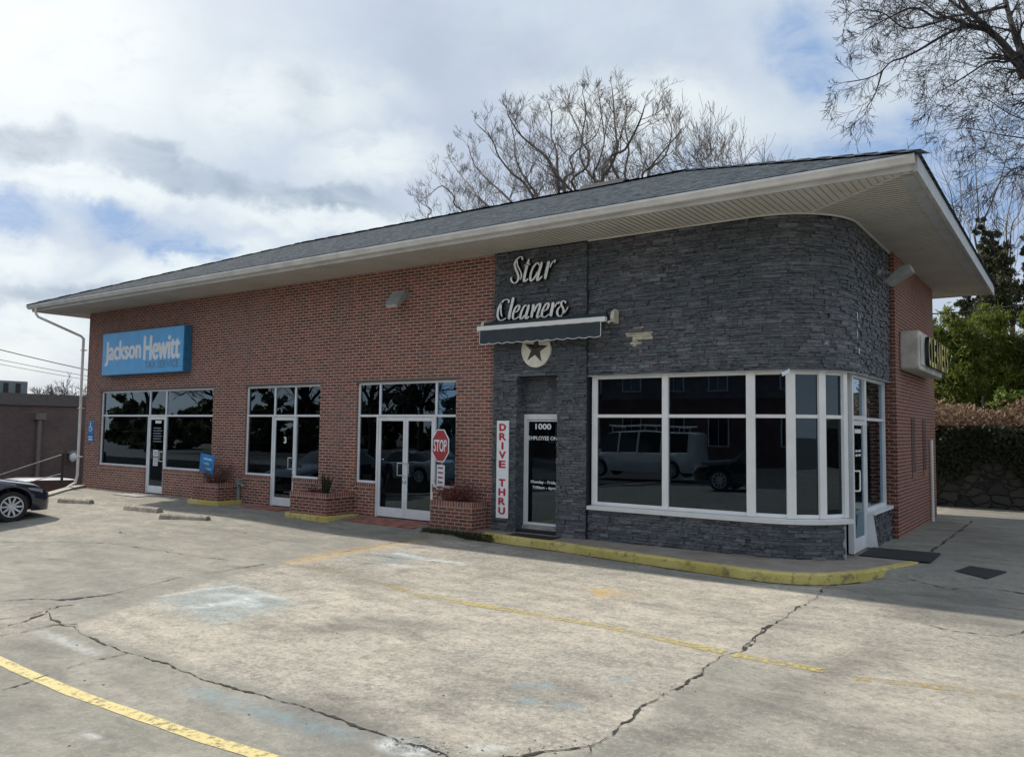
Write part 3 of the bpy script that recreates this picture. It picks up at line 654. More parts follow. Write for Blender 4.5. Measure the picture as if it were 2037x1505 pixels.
def front_wall():
    mb = MB()
    segs = [(X0, W1[0]), (W1[1], W2[0]), (W2[1], W3[0]), (W3[1], ST)]
    for a, b_ in segs: mb.box(a, b_, 0, 0.2, -1.8 if a < 1 else -0.6, HEAD)
    mb.box(X0, ST, 0, 0.2, HEAD, H+0.05)
    for W_, D_ in ((W1, D1), (W2, D2), (W3, D3)):
        mb.box(W_[0], D_[0], 0, 0.2, -0.6, SILL-0.1); mb.box(D_[1], W_[1], 0, 0.2, -0.6, SILL-0.1)
        mb.box(D_[0], D_[1], 0.005, 0.2, -0.6, -0.005)
    # left end wall
    mb.box(X0, X0+0.2, 0.2, 8.75, -1.8, H+0.05)
    mb.box(X0+0.2, XR, 8.55, 8.75, -1.0, H+0.05)
    return mb.build('brick_wall', M['brick'], B)
front_wall()
for W_, D_ in ((W1, D1), (W2, D2), (W3, D3)):
    for a, b_ in ((W_[0], D_[0]), (D_[1], W_[1])):
        mb = MB(); mb.box(a, b_, -0.022, 0.19, SILL-0.1, SILL-0.003); mb.build('brick_sill', M['soldier'], B)
    mb = MB(); mb.box(W_[0]-0.1, W_[1]+0.1, -0.006, 0.012, HEAD+0.002, HEAD+0.05); mb.build('lintel', M['lintel'], B)
# side brick wall on the right
SB = (22.47, 3.93, 8.75)
mb = MB(); mb.box(SB[0]-0.25, SB[0], SB[1], SB[2], -0.6, H+0.05)
zz_ = 0.03; i = 0
while zz_ < H-0.05:
    if i % 2 == 0: mb.box(SB[0]-0.11, SB[0]-0.002, SB[1]-0.055, SB[1]+0.01, zz_, zz_+0.055)
    zz_ += 0.0677; i += 1
mb.build('side_brick_wall', M['side_brick'], B)
# narrow blocked window slots and a pipe on the side
for y0_ in (5.45, 6.85):
    mb = MB(); mb.box(SB[0]-0.02, SB[0]+0.012, y0_, y0_+0.42, 1.15, 2.25); mb.build('blocked_window', M['darkbrick'], B)
    mb = MB(); mb.box(SB[0]-0.02, SB[0]+0.03, y0_-0.04, y0_+0.46, 1.05, 1.15); mb.build('brick_sill', M['soldier'], B)
mb = MB(); mb.tube([(SB[0]+0.05, 7.75, -0.03), (SB[0]+0.05, 7.75, 1.8)], 0.035, 8); mb.build('white_pipe', M['gutter'], B)

# --- slate veneer
R_C = 1.25; CX, CY = 21.1, 1.25; SM0 = 18.07
L1 = CX-SM0; L2 = R_C*pi/2; L3 = 3.93-CY
def path(s):
    if s <= L1: return Vector((SM0+s, 0.0)), Vector((0, -1))
    if s <= L1+L2:
        a = (s-L1)/R_C; return Vector((CX+R_C*sin(a), CY-R_C*cos(a))), Vector((sin(a), -cos(a)))
    return Vector((CX+R_C, CY+(s-L1-L2))), Vector((1, 0))
def strips(mb, pathf, s0, s1, z0, z1, skip=None, patch=None, pmb=None, seed=1, outmax=0.042):
    rnd = random.Random(seed); z = z0
    while z < z1-0.005:
        h = min(rnd.choice((0.026, 0.034, 0.042, 0.052, 0.062)), z1-z); s = s0-rnd.random()*0.2
        while s < s1:
            L_ = rnd.uniform(0.05, 0.27); a = max(s, s0); b_ = min(s+L_, s1); s += L_
            if b_-a < 0.01: continue
            mid = ((a+b_)/2, z+h/2)
            if skip and skip(*mid): continue
            out = rnd.uniform(0.004, outmax)*(1 if rnd.random() > 0.15 else 1.25)
            if patch and patch(*mid):
                out = 0.004
            pa, na = pathf(a+0.0012); pb, nb = pathf(b_-0.0012); g_ = 0.0025
            t1 = rnd.uniform(-0.004, 0.004); t2 = rnd.uniform(-0.004, 0.004)
            fa = pa+na*(out+t1); fb = pb+nb*(out+t2); ia, ib = pa-na*0.01, pb-nb*0.01
            za, zb = z+g_, z+h-g_
            vs = [(ia.x, ia.y, za), (ib.x, ib.y, za), (fb.x, fb.y, za), (fa.x, fa.y, za), (ia.x, ia.y, zb), (ib.x, ib.y, zb), (fb.x, fb.y, zb+0), (fa.x, fa.y, zb)]
            (pmb if (patch and patch(*mid)) else mb).add(vs, [(3, 2, 6, 7), (0, 3, 7, 4), (2, 1, 5, 6), (4, 7, 6, 5), (0, 1, 2, 3)])
        z += h
def solid_path(mb, pathf, s0, s1, z0, z1, inner=0.18, n=24):
    ss = [s0+(s1-s0)*i/n for i in range(n+1)]; vs = []
    for s in ss:
        p, nn = pathf(s); q = p-nn*inner
        vs += [(p.x, p.y, z0), (p.x, p.y, z1), (q.x, q.y, z0), (q.x, q.y, z1)]
    fs = []
    for i in range(n):
        a = 4*i; b_ = a+4; fs += [(a, b_, b_+1, a+1), (a+2, a+3, b_+3, b_+2), (a+1, b_+1, b_+3, a+3), (a, a+2, b_+2, b_)]
    fs += [(0, 1, 3, 2), (4*n, 4*n+2, 4*n+3, 4*n+1)]
    mb.add(vs, fs)
SD0 = L1+1.40; SD1 = L1+L2+0.98                # base stops at the entrance door, begins again after it
ZH, ZB = 2.90, 0.60
pier = lambda s: (Vector((ST+s, -0.05)), Vector((0, -1)))
PL = SM0-ST                                    # pier length 2.10
N0, N1 = 16.55-ST, 17.45-ST                    # door niche
back = MB(); solid_path(back, path, 0, L1+L2+L3, ZH, H+0.02); solid_path(back, path, 0, SD0, -0.5, ZB-0.06); solid_path(back, path, SD1, L1+L2+L3, -0.5, ZB-0.06, n=4)
back.box(ST+0.002, ST+N0, -0.05, 0.2, -0.5, H+0.02); back.box(ST+N1, SM0, -0.05, 0.2, -0.5, H+0.02); back.box(ST+N0, ST+N1, -0.05, 0.2, 2.93, H+0.02)
back.box(ST+N0, ST+N1, 0.22, 0.4, 2.22, 2.93); back.box(ST+N0, ST+N1, 0.0, 0.4, -0.5, 0.05)
sl_ = back.build('slate_wall', [M['slateback']], B)
st = MB(); pt = MB()
def patch(s, z):
    x = SM0+s
    return (18.93 < x < 19.13 and 3.40 < z < 3.58) or (19.0 < x < 19.30 and 3.52 < z < 3.64) or (18.86 < x < 19.10 and 3.58 < z < 3.63) or (18.93 < x < 19.16 and 3.68 < z < 3.72)
strips(st, path, 0, L1+L2+L3-0.02, ZH, H-0.03, patch=patch, pmb=pt, seed=3)
strips(st, path, 0.02, SD0, -0.02, ZB-0.07, seed=4); strips(st, path, SD1+0.02, L1+L2+L3-0.02, -0.02, ZB-0.07, seed=5)
strips(st, pier, 0.01, PL, 2.93, H-0.03, seed=6); strips(st, pier, 0.01, N0, 0.0, 2.93, seed=16); strips(st, pier, N1, PL, 0.0, 2.93, seed=17)
nich = lambda s: (Vector((ST+N0+s, 0.22)), Vector((0, -1)))
strips(st, nich, 0, N1-N0, 2.24, 2.93, seed=7, outmax=0.02)
nl = lambda s: (Vector((ST+N0, 0.22-s)), Vector((1, 0)))
nr = lambda s: (Vector((ST+N1, -0.05+s)), Vector((-1, 0)))
pr_ = lambda s: (Vector((SM0, -0.05+s)), Vector((1, 0)))
strips(st, nl, 0, 0.27, 0.05, 2.93, seed=8, outmax=0.012); strips(st, nr, 0, 0.27, 0.05, 2.93, seed=9, outmax=0.012)
st.build('slate_veneer', M['slate'], B)
o = pt.build('bare_mortar_patch', M['mortarpatch'], B)
# thin vertical chips of bare mortar on the rounded corner
for (s, z, wd, h) in ((L1+1.86, 3.82, .03, .16), (L1+1.93, 3.66, .02, .09), (L1+1.85, 3.52, .025, .17), (L1+1.99, 3.38, .015, .10), (L1+1.92, 3.26, .05, .12), (L1+2.05, 3.83, .05, .02)):
    p, nn = path(s); tt = Vector((-nn.y, nn.x)); c_ = p+nn*0.046; mb = MB()
    pts = [(-1, -.3), (-.3, -1), (.6, -.6), (1, .2), (.3, 1), (-.6, .7)]
    mb.add([(c_.x+tt.x*a*wd/2+nn.x*.004, c_.y+tt.y*a*wd/2+nn.y*.004, z+b_*h/2) for a, b_ in pts], [(0, 1, 2, 3, 4, 5)]); mb.build('chipped_spot', M['letter'], B)
# metal strip ending the slate base at the entrance
p, nn = path(SD0); mb = MB(); mb.box(p.x-0.03, p.x+0.045, p.y-0.005, p.y+0.02, -0.02, ZB-0.06); mb.build('edge_trim', M['trim'], B)

# --- roof
EX0, EX1, EY0, EY1 = -0.95, 23.6, -1.2, 10.0; ZE = H+0.16; RZ = 7.88; RY = 4.4; RX0, RX1 = 4.65, 18.1
mb = MB()
def roofface(pts, u_dir, v_dir):
    u_dir = Vector(u_dir).normalized(); v_dir = Vector(v_dir).normalized()
    mb.add(pts, [tuple(range(len(pts)))], [[(Vector(p).dot(u_dir), Vector(p).dot(v_dir)) for p in pts]])
e = 0.09; A = (EX0-e, EY0-e, ZE+.03); Bc = (EX1+e, EY0-e, ZE+.03); Cc = (EX1+e, EY1+e, ZE+.03); Dd = (EX0-e, EY1+e, ZE+.03); R0_, R1_ = (RX0, RY, RZ), (RX1, RY, RZ)
roofface([A, Bc, R1_, R0_], (1, 0, 0), (0, RY-EY0, RZ-ZE)); roofface([Bc, Cc, R1_], (0, 1, 0), (-(EX1-RX1), 0, RZ-ZE))
roofface([Cc, Dd, R0_, R1_], (1, 0, 0), (0, -(EY1-RY), RZ-ZE)); roofface([Dd, A, R0_], (0, 1, 0), (RX0-EX0, 0, RZ-ZE))
mb.add([A, Bc, Cc, Dd], [(3, 2, 1, 0)])
rf = mb.build('roof', M['shingle'], B)
mb = MB()
def cap(a, b_, wd=0.16, lift=0.03):
    a = Vector(a); b_ = Vector(b_); d = (b_-a).normalized(); sd = d.cross(Vector((0, 0, 1))).normalized()*wd
    dn = Vector((0, 0, -0.05))
    n_ = int((b_-a).length/0.3)
    for i in range(n_):
        p = a+(b_-a)*i/n_; q = a+(b_-a)*(i+1.1)/n_; l = Vector((0, 0, lift+(0.01 if i % 2 else 0)))
        mb.add([p-sd+dn+l, p+l, p+sd+dn+l, q-sd+dn+l, q+l, q+sd+dn+l], [(0, 1, 4, 3), (1, 2, 5, 4), (0, 2, 1), (3, 4, 5)])
cap(A, R0_); cap(Bc, R1_); cap(Cc, R1_); cap(Dd, R0_); cap(R0_, R1_)
mb.build('ridge_cap', M['shingle'], rf)
mb = MB(); mb.prism([(4.1, RZ-.08), (4.7, RZ-.08), (4.55, RZ+.06), (4.25, RZ+.06)], 0, 15.4, 16.6); mb.build('roof_vent', M['iron'], rf)
# fascia + soffit (ribbed vinyl strips)
mb = MB(); F = 0.03
mb.box(EX0, EX1, EY0, EY0+F, H-0.02, ZE); mb.box(EX0, EX1, EY1-F, EY1, H-0.02, ZE); mb.box(EX0, EX0+F, EY0+F, EY1-F, H-0.02, ZE); mb.box(EX1-F, EX1, EY0+F, EY1-F, H-0.02, ZE)
mb.build('fascia', simple('fascia_metal', (0.50, 0.485, 0.45), .5, var=.15, scale=1.5), B)
mb = MB()
def rib_quad(p, q, r_, s_): mb.add([p, q, r_, s_], [(0, 1, 2, 3)])
def ribs(axis, a0, a1, inner, outer, mitre0, mitre1, period=0.105, gw=0.022, gd=0.007):
    # strips run from the wall line 'inner' to the eave 'outer'; 'mitre' gives the diagonal cut at either end
    a = a0; sgn = 1 if outer > inner else -1
    def clampd(t_):      # outer limit at coordinate t_
        lim = outer
        dist = abs(outer-inner)
        lo = inner; hi = outer
        return lo, hi
    while a < a1:
        for (w_, dz) in ((period-gw, 0.0), (gw, gd)):
            b_ = min(a+w_, a1)
            def span(t_):
                f0 = inner
                if t_ < mitre0[1]: f0 = inner+(outer-inner)*(mitre0[1]-t_)/(mitre0[1]-mitre0[0])
                if t_ > mitre1[0]: f0 = inner+(outer-inner)*(t_-mitre1[0])/(mitre1[1]-mitre1[0])
                return f0
            ia, ib = span(a), span(b_); z = H+dz
            if axis == 0: rib_quad((a, ia, z), (a, outer, z), (b_, outer, z), (b_, ib, z))
            else: rib_quad((ia, a, z), (outer, a, z), (outer, b_, z), (ib, b_, z))
            for t_, i_ in ((a, ia), (b_, ib)):
                if axis == 0: rib_quad((t_, i_, H), (t_, outer, H), (t_, outer, H+gd), (t_, i_, H+gd))
                else: rib_quad((i_, t_, H), (outer, t_, H), (outer, t_, H+gd), (i_, t_, H+gd))
            a = b_
            if a >= a1: break
IX1 = 21.9; IY0 = 0.22
ribs(0, EX0+.03, EX1-.03, IY0, EY0+.03, (EX0, X0+.1), (IX1, EX1)); ribs(1, EY0+.03, EY1-.03, IX1, EX1-.03, (EY0, IY0), (8.6, EY1))
ribs(1, EY0+.03, EY1-.03, X0+.1, EX0+.03, (EY0, IY0), (8.6, EY1)); ribs(0, EX0+.03, EX1-.03, 8.6, EY1-.03, (EX0, X0+.1), (IX1, EX1))
mb.build('soffit', M['soffit'], B)
mb = MB()
def bar3(mb, a, b_, w_=0.03, h=0.02):
    a = Vector(a); b_ = Vector(b_); d = (b_-a).normalized(); sd = d.cross(Vector((0, 0, 1))).normalized()*w_; u_ = Vector((0, 0, h))
    mb.add([a-sd, a+sd, b_+sd, b_-sd, a-sd-u_, a+sd-u_, b_+sd-u_, b_-sd-u_], [(0, 1, 2, 3), (4, 7, 6, 5), (0, 4, 5, 1), (1, 5, 6, 2), (2, 6, 7, 3), (3, 7, 4, 0)])
bar3(mb, (IX1, IY0, H), (EX1-.05, EY0+.05, H), .022, .012)
for i in range(40):
    (p1, n1_), (p2, n2__) = path((L1+L2+L3)*i/40), path((L1+L2+L3)*(i+1)/40); p1 = p1+n1_*.045; p2 = p2+n2__*.045
    bar3(mb, (p1.x, p1.y, H), (p2.x, p2.y, H), .014, .02)
mb.build('soffit_trim', M['gutter'], B)
# gutter along the front (K profile) and the elbow and downspout at the left corner
prof = [(0, 0), (-.075, 0), (-.085, .02), (-.10, .05), (-.125, .085), (-.125, .125), (-.112, .125), (-.112, .09), (-.09, .055), (-.07, .012), (-.006, .012), (-.006, .125), (0, .125)]
mb = MB(); mb.prism([(EY0-.002+a, ZE-.10+b_*.85) for a, b_ in prof], 0, EX0-0.12, EX1+0.03)
x = 0.6
while x < EX1: mb.box(x, x+.012, EY0-.128, EY0-.002, ZE-.012, ZE-.006); x += 0.8
for x in (5.9, 11.8, 17.7): mb.prism([(EY0-.002+a*1.04, ZE-.102+b_*.87) for a, b_ in prof], 0, x, x+.05)
gt = mb.build('gutter', M['gutter'], B)
mb = MB(); gy_ = EY0-.06
mb.tube([(-0.55, gy_, ZE-.1), (-0.55, gy_, H-.1), (-0.53, gy_+.06, H-.2), (0.02, -0.16, H-.72), (0.06, -0.10, H-.80), (0.06, -0.10, H-.95), (0.06, -0.10, 0.35), (0.02, -0.13, 0.12), (-0.10, -0.3, -0.02)], 0.040, 8)
for z in (4.2, 2.4, 0.9): mb.box(0.0, 0.13, -0.155, 0.0, z, z+.03)
mb.build('downspout', M['gutter'], gt)
mb = MB(); mb.prism([(EX1+a, b_) for a, b_ in ((.002, H-.03), (.03, H-.03), (.05, ZE+.01), (.002, ZE+.01))], 1, EY0-.02, EY1+.02) if False else None
mb = MB(); mb.box(EX1+.002, EX1+.05, EY0-.02, EY1+.05, H-.045, ZE+.02); mb.box(EX1-.20, EX1-.035, EY0+.25, EY1-.2, H-.012, H+.002); mb.build('rake_trim', M['trim'], B)

# --- glazed shopfronts
def frame_box(mb, x0, x1, z0, z1, y0=0.07, y1=0.13): mb.box(x0, x1, y0, y1, z0, z1)
def storefront(W_, D_, mull, label, posters=()):
    fr = MB(); f = 0.05; y0, y1 = 0.06, 0.12; TR = 2.16
    fr.box(W_[0], W_[0]+f, y0, y1, SILL, HEAD); fr.box(W_[1]-f, W_[1], y0, y1, SILL, HEAD)
    fr.box(W_[0]+f, W_[1]-f, y0, y1, HEAD-f, HEAD)
    for a, b_ in ((W_[0]+f, D_[0]), (D_[1], W_[1]-f)):
        fr.box(a, b_, y0-.04, y1, SILL-.002, SILL+.045); fr.box(a, b_, y0, y1, TR, TR+.05)
    for m_ in mull: fr.box(m_-.025, m_+.025, y0+.002, y1-.002, TR+.05, HEAD-f)
    fr.box(D_[0], D_[0]+.05, y0-.01, y1+.005, 0, TR+.05); fr.box(D_[1]-.05, D_[1], y0-.01, y1+.005, 0, TR+.05); fr.box(D_[0]+.05, D_[1]-.05, y0-.01, y1+.005, TR-.0, TR+.05)
    w_ = fr.build('storefront_window', M['white'], B, bevel=0.004); w_['label'] = label
    xs_ = [W_[0]+f]+[m_ for m_ in mull]+[W_[1]-f]
    for a, b_ in zip(xs_[:-1], xs_[1:]): g_ = MB(); g_.box(a+.0, b_-.0, 0.088, 0.094, TR+.04, HEAD-f+.01); g_.build('pane', M['glass'], w_)
    for a, b_ in ((W_[0]+f, D_[0]), (D_[1], W_[1]-f)): g_ = MB(); g_.box(a, b_, 0.088, 0.094, SILL+.04, TR+.01); g_.build('pane', M['glass'], w_)
    return w_
def door(x0, x1, y0, zb, zt, hx, label, n=1, mat='white', gl='glass', slim=False):
    """a stile-and-rail glass door leaf; hx = x of the pull"""
    s_, tr_, br_ = (0.02, .03, .05) if slim else (0.065, .08, .20)
    mb = MB(); mb.box(x0, x0+s_, y0, y0+.045, zb, zt); mb.box(x1-s_, x1, y0, y0+.045, zb, zt); mb.box(x0+s_, x1-s_, y0, y0+.045, zt-tr_, zt); mb.box(x0+s_, x1-s_, y0, y0+.045, zb, zb+br_)
    d = mb.build('door', M[mat], B, bevel=0.004); d['label'] = label
    g_ = MB(); g_.box(x0+s_, x1-s_, y0+.018, y0+.024, zb+br_, zt-tr_); g_.build('pane', M[gl], d)
    if slim: return d
    h = MB(); s2_ = 0.05 if hx < (x0+x1)/2 else -0.05; hx2 = hx-s2_*2.6 if False else hx+s2_*2.4
    zc = zb+1.03
    h.tube([(hx, y0, zc-.13), (hx, y0-.05, zc-.13), (hx+s2_*.3, y0-.06, zc-.13), (hx2, y0-.06, zc-.13), (hx2, y0-.06, zc-.10), (hx2, y0-.06, zc+.10), (hx2, y0-.06, zc+.13), (hx, y0-.05, zc+.13), (hx, y0, zc+.13)], 0.012, 6)
    h.box(hx-.012, hx+.012, y0-.012, y0, zc-.30, zc-.24)
    h.build('handle', M['steel'], d); return d
w1 = storefront(W1, D1, (3.68, 4.5), 'wide window left of the building under the blue sign')
w2 = storefront(W2, D2, (9.22, 9.98), 'narrow three bay window in the middle of the brick front')
w3 = storefront(W3, D3, (12.80, 14.42), 'window around the double doors beside the stop sign')
d1 = door(D1[0]+.055, D1[1]-.055, 0.065, 0.02, 2.155, D1[1]-.09, 'glass door with white notices under the blue sign')
d2 = door(D2[0]+.055, D2[1]-.055, 0.065, 0.02, 2.155, D2[1]-.09, 'single glass door in the middle of the brick front')
mx_ = (D3[0]+D3[1])/2
d3 = door(D3[0]+.055, mx_-.004, 0.065, 0.02, 2.155, mx_-.04, 'left leaf of the double glass doors')
d4 = door(mx_+.004, D3[1]-.055, 0.065, 0.02, 2.155, mx_+.04, 'right leaf of the double glass doors')
# blinds and posters behind the glass
fx = lambda y: (lambda a, b_, d: (a, y-d, b_))

mb = MB(); mb.box(12.2, 12.7, 0.16, 0.165, 2.24, 2.86); mb.build('blind', M['blind'], w3)
mb = MB(); mb.box(1.15, 2.35, 0.2, 0.205, 2.25, 2.84); mb.build('blind', simple('bluish_blind', (0.14, 0.19, 0.22), 0.8), w1)
# notices on the left door
mb = MB(); mb.box(3.93, 4.16, 0.076, 0.079, 0.78, 1.02); mb.box(3.92, 4.17, 0.076, 0.079, 1.05, 1.22); mb.build('notice', M['paper'], d1)
mb = MB(); mb.box(3.97, 4.27, 0.076, 0.079, 1.97, 2.05); mb.build('number_plate', M['paper'], d1)
mb = MB()
for i in range(7): mb.box(3.96, 4.14, 0.074, 0.0755, 0.82+i*.055, 0.84+i*.055) if i != 4 else None
mb.build('printed_lines', M['papertext'], d1)
mb = MB(); tx = simple('etched_text', (0.20, 0.26, 0.32), 0.6)
for i in range(6): mb.box(3.88, 4.32-.05*(i % 2), 0.077, 0.079, 1.45+i*.075, 1.475+i*.075)
mb.build('lettering', tx, d1)
mb = MB(); text_mb(mb, '3', 9.63, 1.60, 0.10, 0.16, fx(0.074), bold=.03); mb.build('lettering', M['letter'], d2)
# pamphlet posters hung behind the wide window: a few dim sheets
M['poster'] = simple('poster_sheet', (0.24, 0.32, 0.48), 0.7)
for (x, z) in ((4.95, 1.75), (5.0, 1.35), (5.95, 1.72), (5.95, 1.32), (2.0, 1.6), (2.6, 1.55)): mb = MB(); mb.box(x, x+.42, 0.30, 0.303, z, z+.30); mb.build('poster', M['poster'], w1)

# employee door in the slate niche
mb = MB(); ny = 0.19
mb.box(16.56, 16.62, ny-.02, ny+.08, .12, 2.22); mb.box(17.40, 17.449, ny-.02, ny+.08, .12, 2.22); mb.box(16.62, 17.40, ny-.02, ny+.08, 2.12, 2.22)
nf_ = mb.build('door_frame', M['white'], B, bevel=.003)
mb = MB(); mb.box(16.56, 17.44, ny-.06, ny+.08, .052, .12); mb.build('threshold', M['concrete'], B)
d5 = door(16.625, 17.395, ny, .125, 2.11, 17.37, slim=True, label='dark glass door marked for employees in the slate niche', gl='glassdark')
fy = fx(ny+.012)
mb = MB(); text_mb(mb, '1000', 16.98, 1.985, 0.36, 0.11, fy, bold=.03); text_mb(mb, 'EMPLOYEE ONLY', 17.03, 1.765, 0.76, 0.075, fy, bold=.02)
text_mb(mb, 'Monday - Friday', 17.01, 0.93, 0.60, 0.075, fy, bold=.03); text_mb(mb, '7:00am - 6pm', 17.01, 0.83, 0.52, 0.07, fy, bold=.03)
mb.build('lettering', M['letter'], d5)

# curved corner glazing on facets
def cpt(th, R__=R_C-0.10): a = radians(th); return Vector((CX+R__*sin(a), CY-R__*cos(a)))
YW = 0.10
fac = [Vector((18.17, YW)), Vector((19.54, YW)), Vector((21.0, YW)), cpt(25), cpt(49), cpt(73)]
TRc = 2.18
def glazed(p, q, z0, z1, fw_, parent_label, tr=TRc, blind=False, gl='glassdark'):
    mb = MB(); p = Vector(p); q = Vector(q); d = (q-p).normalized()
    a, b_ = p+d*fw_, q-d*fw_
    mb.obox(p, a, -.03, .03, z0, z1); mb.obox(b_, q, -.03, .03, z0, z1)
    mb.obox(a, b_, -.03, .03, z1-.06, z1); mb.obox(a, b_, -.03, .03, z0, z0+.06)
    if tr: mb.obox(a, b_, -.03, .03, tr-.025, tr+.03)
    w_ = mb.build('corner_window', M['white_new'], B, bevel=.003)
    if parent_label: w_['label'] = parent_label
    for (za, zb) in (((z0+.06, tr-.025), (tr+.03, z1-.06)) if tr else ((z0+.06, z1-.06),)):
        g_ = MB(); g_.obox(a, b_, -.004, .004, za, zb); g_.build('pane', M[gl], w_)
    if blind: g_ = MB(); g_.obox(a, b_, -.14, -.135, z1-.42, z1-.05); g_.build('blind', M['blind'], w_)
    return w_
for i in range(5): glazed(fac[i], fac[i+1], ZB, ZH, 0.05, ('first','second','third','fourth','fifth')[i]+' pane group of the corner shop window from the left', blind=i < 3)
for i, wd in ((1, .055), (2, .07), (3, .07), (4, .06), (5, .055)):
    p = fac[i]; nn = Vector((0, -1)) if i < 2 else Vector((p.x-CX, p.y-CY)).normalized()
    if i == 2: nn = Vector((0.2, -1)).normalized()
    tt = Vector((-nn.y, nn.x)); mb = MB(); mb.obox(p-tt*wd, p+tt*wd, 0.0, .055, ZB, ZH); mb.build('window_post', M['white_new'], B, bevel=.004)
mb = MB(); mb.obox((18.12, YW), (18.2, YW), -.02, .05, ZB, ZH); mb.build('window_post', M['white_new'], B, bevel=.004)
# sill and head following the curve
mb = MB()
pts = [Vector((18.09, 0)), Vector((21.1, 0))]+[Vector((CX+R_C*sin(radians(a)), CY-R_C*cos(radians(a)))) for a in range(10, 75, 9)]
nr_ = [Vector((0, -1)), Vector((0, -1))]+[Vector((sin(radians(a)), -cos(radians(a)))) for a in range(10, 75, 9)]
prf = [(-.20, ZB-.055), (.07, ZB-.075), (.078, ZB-.012), (-.20, ZB)]
vs = [(p.x+n_.x*o_, p.y+n_.y*o_, z) for p, n_ in zip(pts, nr_) for o_, z in prf]
mb.add(vs, [(4*i+j, 4*i+4+j, 4*i+4+(j+1) % 4, 4*i+(j+1) % 4) for i in range(len(pts)-1) for j in range(4)]+[(3, 2, 1, 0), tuple(4*(len(pts)-1)+j for j in range(4))])
mb.build('window_sill', M['white_new'], B)
mb = MB()
for i in range(24):
    p1, n1_ = path((L1+L2+L3)*i/24); p2, n2__ = path((L1+L2+L3)*(i+1)/24); mb.obox(p1, p2, -.2, .036, ZH-.012, ZH-.001)
mb.build('head_trim', M['trim'], B)
# entrance door in the flank of the corner, transom, sidelight
XD = 22.27
def door_y(x0, y0, y1, zb, zt):
    mb = MB(); s_ = .06
    mb.box(x0-.045, x0, y0, y0+s_, zb, zt); mb.box(x0-.045, x0, y1-s_, y1, zb, zt); mb.box(x0-.045, x0, y0+s_, y1-s_, zt-.08, zt); mb.box(x0-.045, x0, y0+s_, y1-s_, zb, zb+.22)
    d = mb.build('door', M['white'], B, bevel=.003); d['label'] = 'glass entrance door in the flank of the rounded corner'
    g_ = MB(); g_.box(x0-.026, x0-.02, y0+s_, y1-s_, zb+.22, zt-.08); g_.build('pane', M['glassdark'], d)
    h = MB(); yy = y0+.03; h.tube([(x0, yy, 1.0), (x0+.05, yy, 1.0), (x0+.06, yy+.10, 1.0), (x0+.06, yy+.12, 1.04), (x0+.06, yy+.12, 1.28), (x0+.06, yy+.10, 1.32), (x0+.05, yy, 1.32), (x0, yy, 1.32)], .014, 6); h.build('handle', M['white_new'], d)
    l = MB(); sd = lambda a, b_, dd: (x0-.015+dd, a, b_)
    l.box(x0-.016, x0-.013, y0+.16, y1-.2, 1.93, 2.0); text_mb(l, 'OPEN', (y0+y1)/2, 1.70, .42, .09, sd, bold=.02) if False else None
    for z in (1.62, 1.55): l.box(x0-.016, x0-.013, y0+.2, y0+.34, z, z+.035); l.box(x0-.016, x0-.013, y0+.40, y0+.58, z, z+.035)
    l.build('lettering', M['paper'], d); return d
door_y(XD, 1.30, 2.12, 0.0, 2.14)
mb = MB()
for y0_, y1_, z0_, z1_ in ((1.22, 1.295, 0, ZH), (2.125, 2.20, 0, ZH), (2.20, 2.26, ZB, ZH), (3.78, 3.87, ZB, ZH)): mb.box(XD-.08, XD+.01, y0_, y1_, z0_, z1_)
mb.box(XD-.08, XD+.008, 1.295, 2.125, 2.15, 2.22); mb.box(XD-.08, XD+.008, 1.295, 2.125, ZH-.06, ZH)
mb.box(XD-.08, XD+.008, 2.26, 3.78, 2.15, 2.20); mb.box(XD-.08, XD+.008, 2.26, 3.78, ZH-.06, ZH); mb.box(XD-.08, XD+.008, 2.26, 3.78, ZB, ZB+.06)
es = mb.build('entrance_frame', M['white'], B, bevel=.003)
for (a, b_, c_, d) in ((1.295, 2.125, 2.22, ZH-.06), (2.26, 3.78, 2.20, ZH-.06), (2.26, 3.78, ZB+.06, 2.15)):
    g_ = MB(); g_.box(XD-.04, XD-.034, a, b_, c_, d); g_.build('pane', M['glassdark'], es)
mb = MB(); mb.box(XD-.08, XR+.05, 2.20, 3.92, ZB-.055, ZB-.001); mb.build('window_sill', M['white'], B)
# angled white metal return beside the entrance door
mb = MB(); mb.prism([(XD+.0, 0.0), (XD+.17, 0.0), (XD+.10, ZB-.06), (XD+.0, ZB-.06)], 1, 2.205, 2.225); mb.build('metal_return', M['white'], B)

# --- dark interior behind the glass
mb = MB(); mb.box(X0+.2, XR-.3, 0.25, 8.5, 0.0, 0.03); mb.build('interior_floor', M['roomfloor'], B)
mb = MB(); mb.box(X0+.2, 22.1, 4.2, 4.3, 0.03, 3.4); mb.box(7.4, 7.5, .25, 4.2, .03, 3.4); mb.box(11.5, 11.6, .25, 4.2, .03, 3.4); mb.box(15.95, 16.05, .25, 4.2, .03, 3.4)
mb.box(22.1, 22.22, 3.95, 8.5, .03, 3.4); mb.build('interior_wall', M['roomwall'], B)
mb = MB(); mb.box(X0+.2, 22.1, .42, 4.2, 3.3, 3.35); mb.build('ceiling', M['roomwall'], B)
mb = MB(); mb.box(18.6, 20.9, 2.2, 2.7, .03, 1.05); mb.box(18.55, 20.95, 2.15, 2.75, 1.05, 1.09); mb.build('counter', M['roomwall'], B)

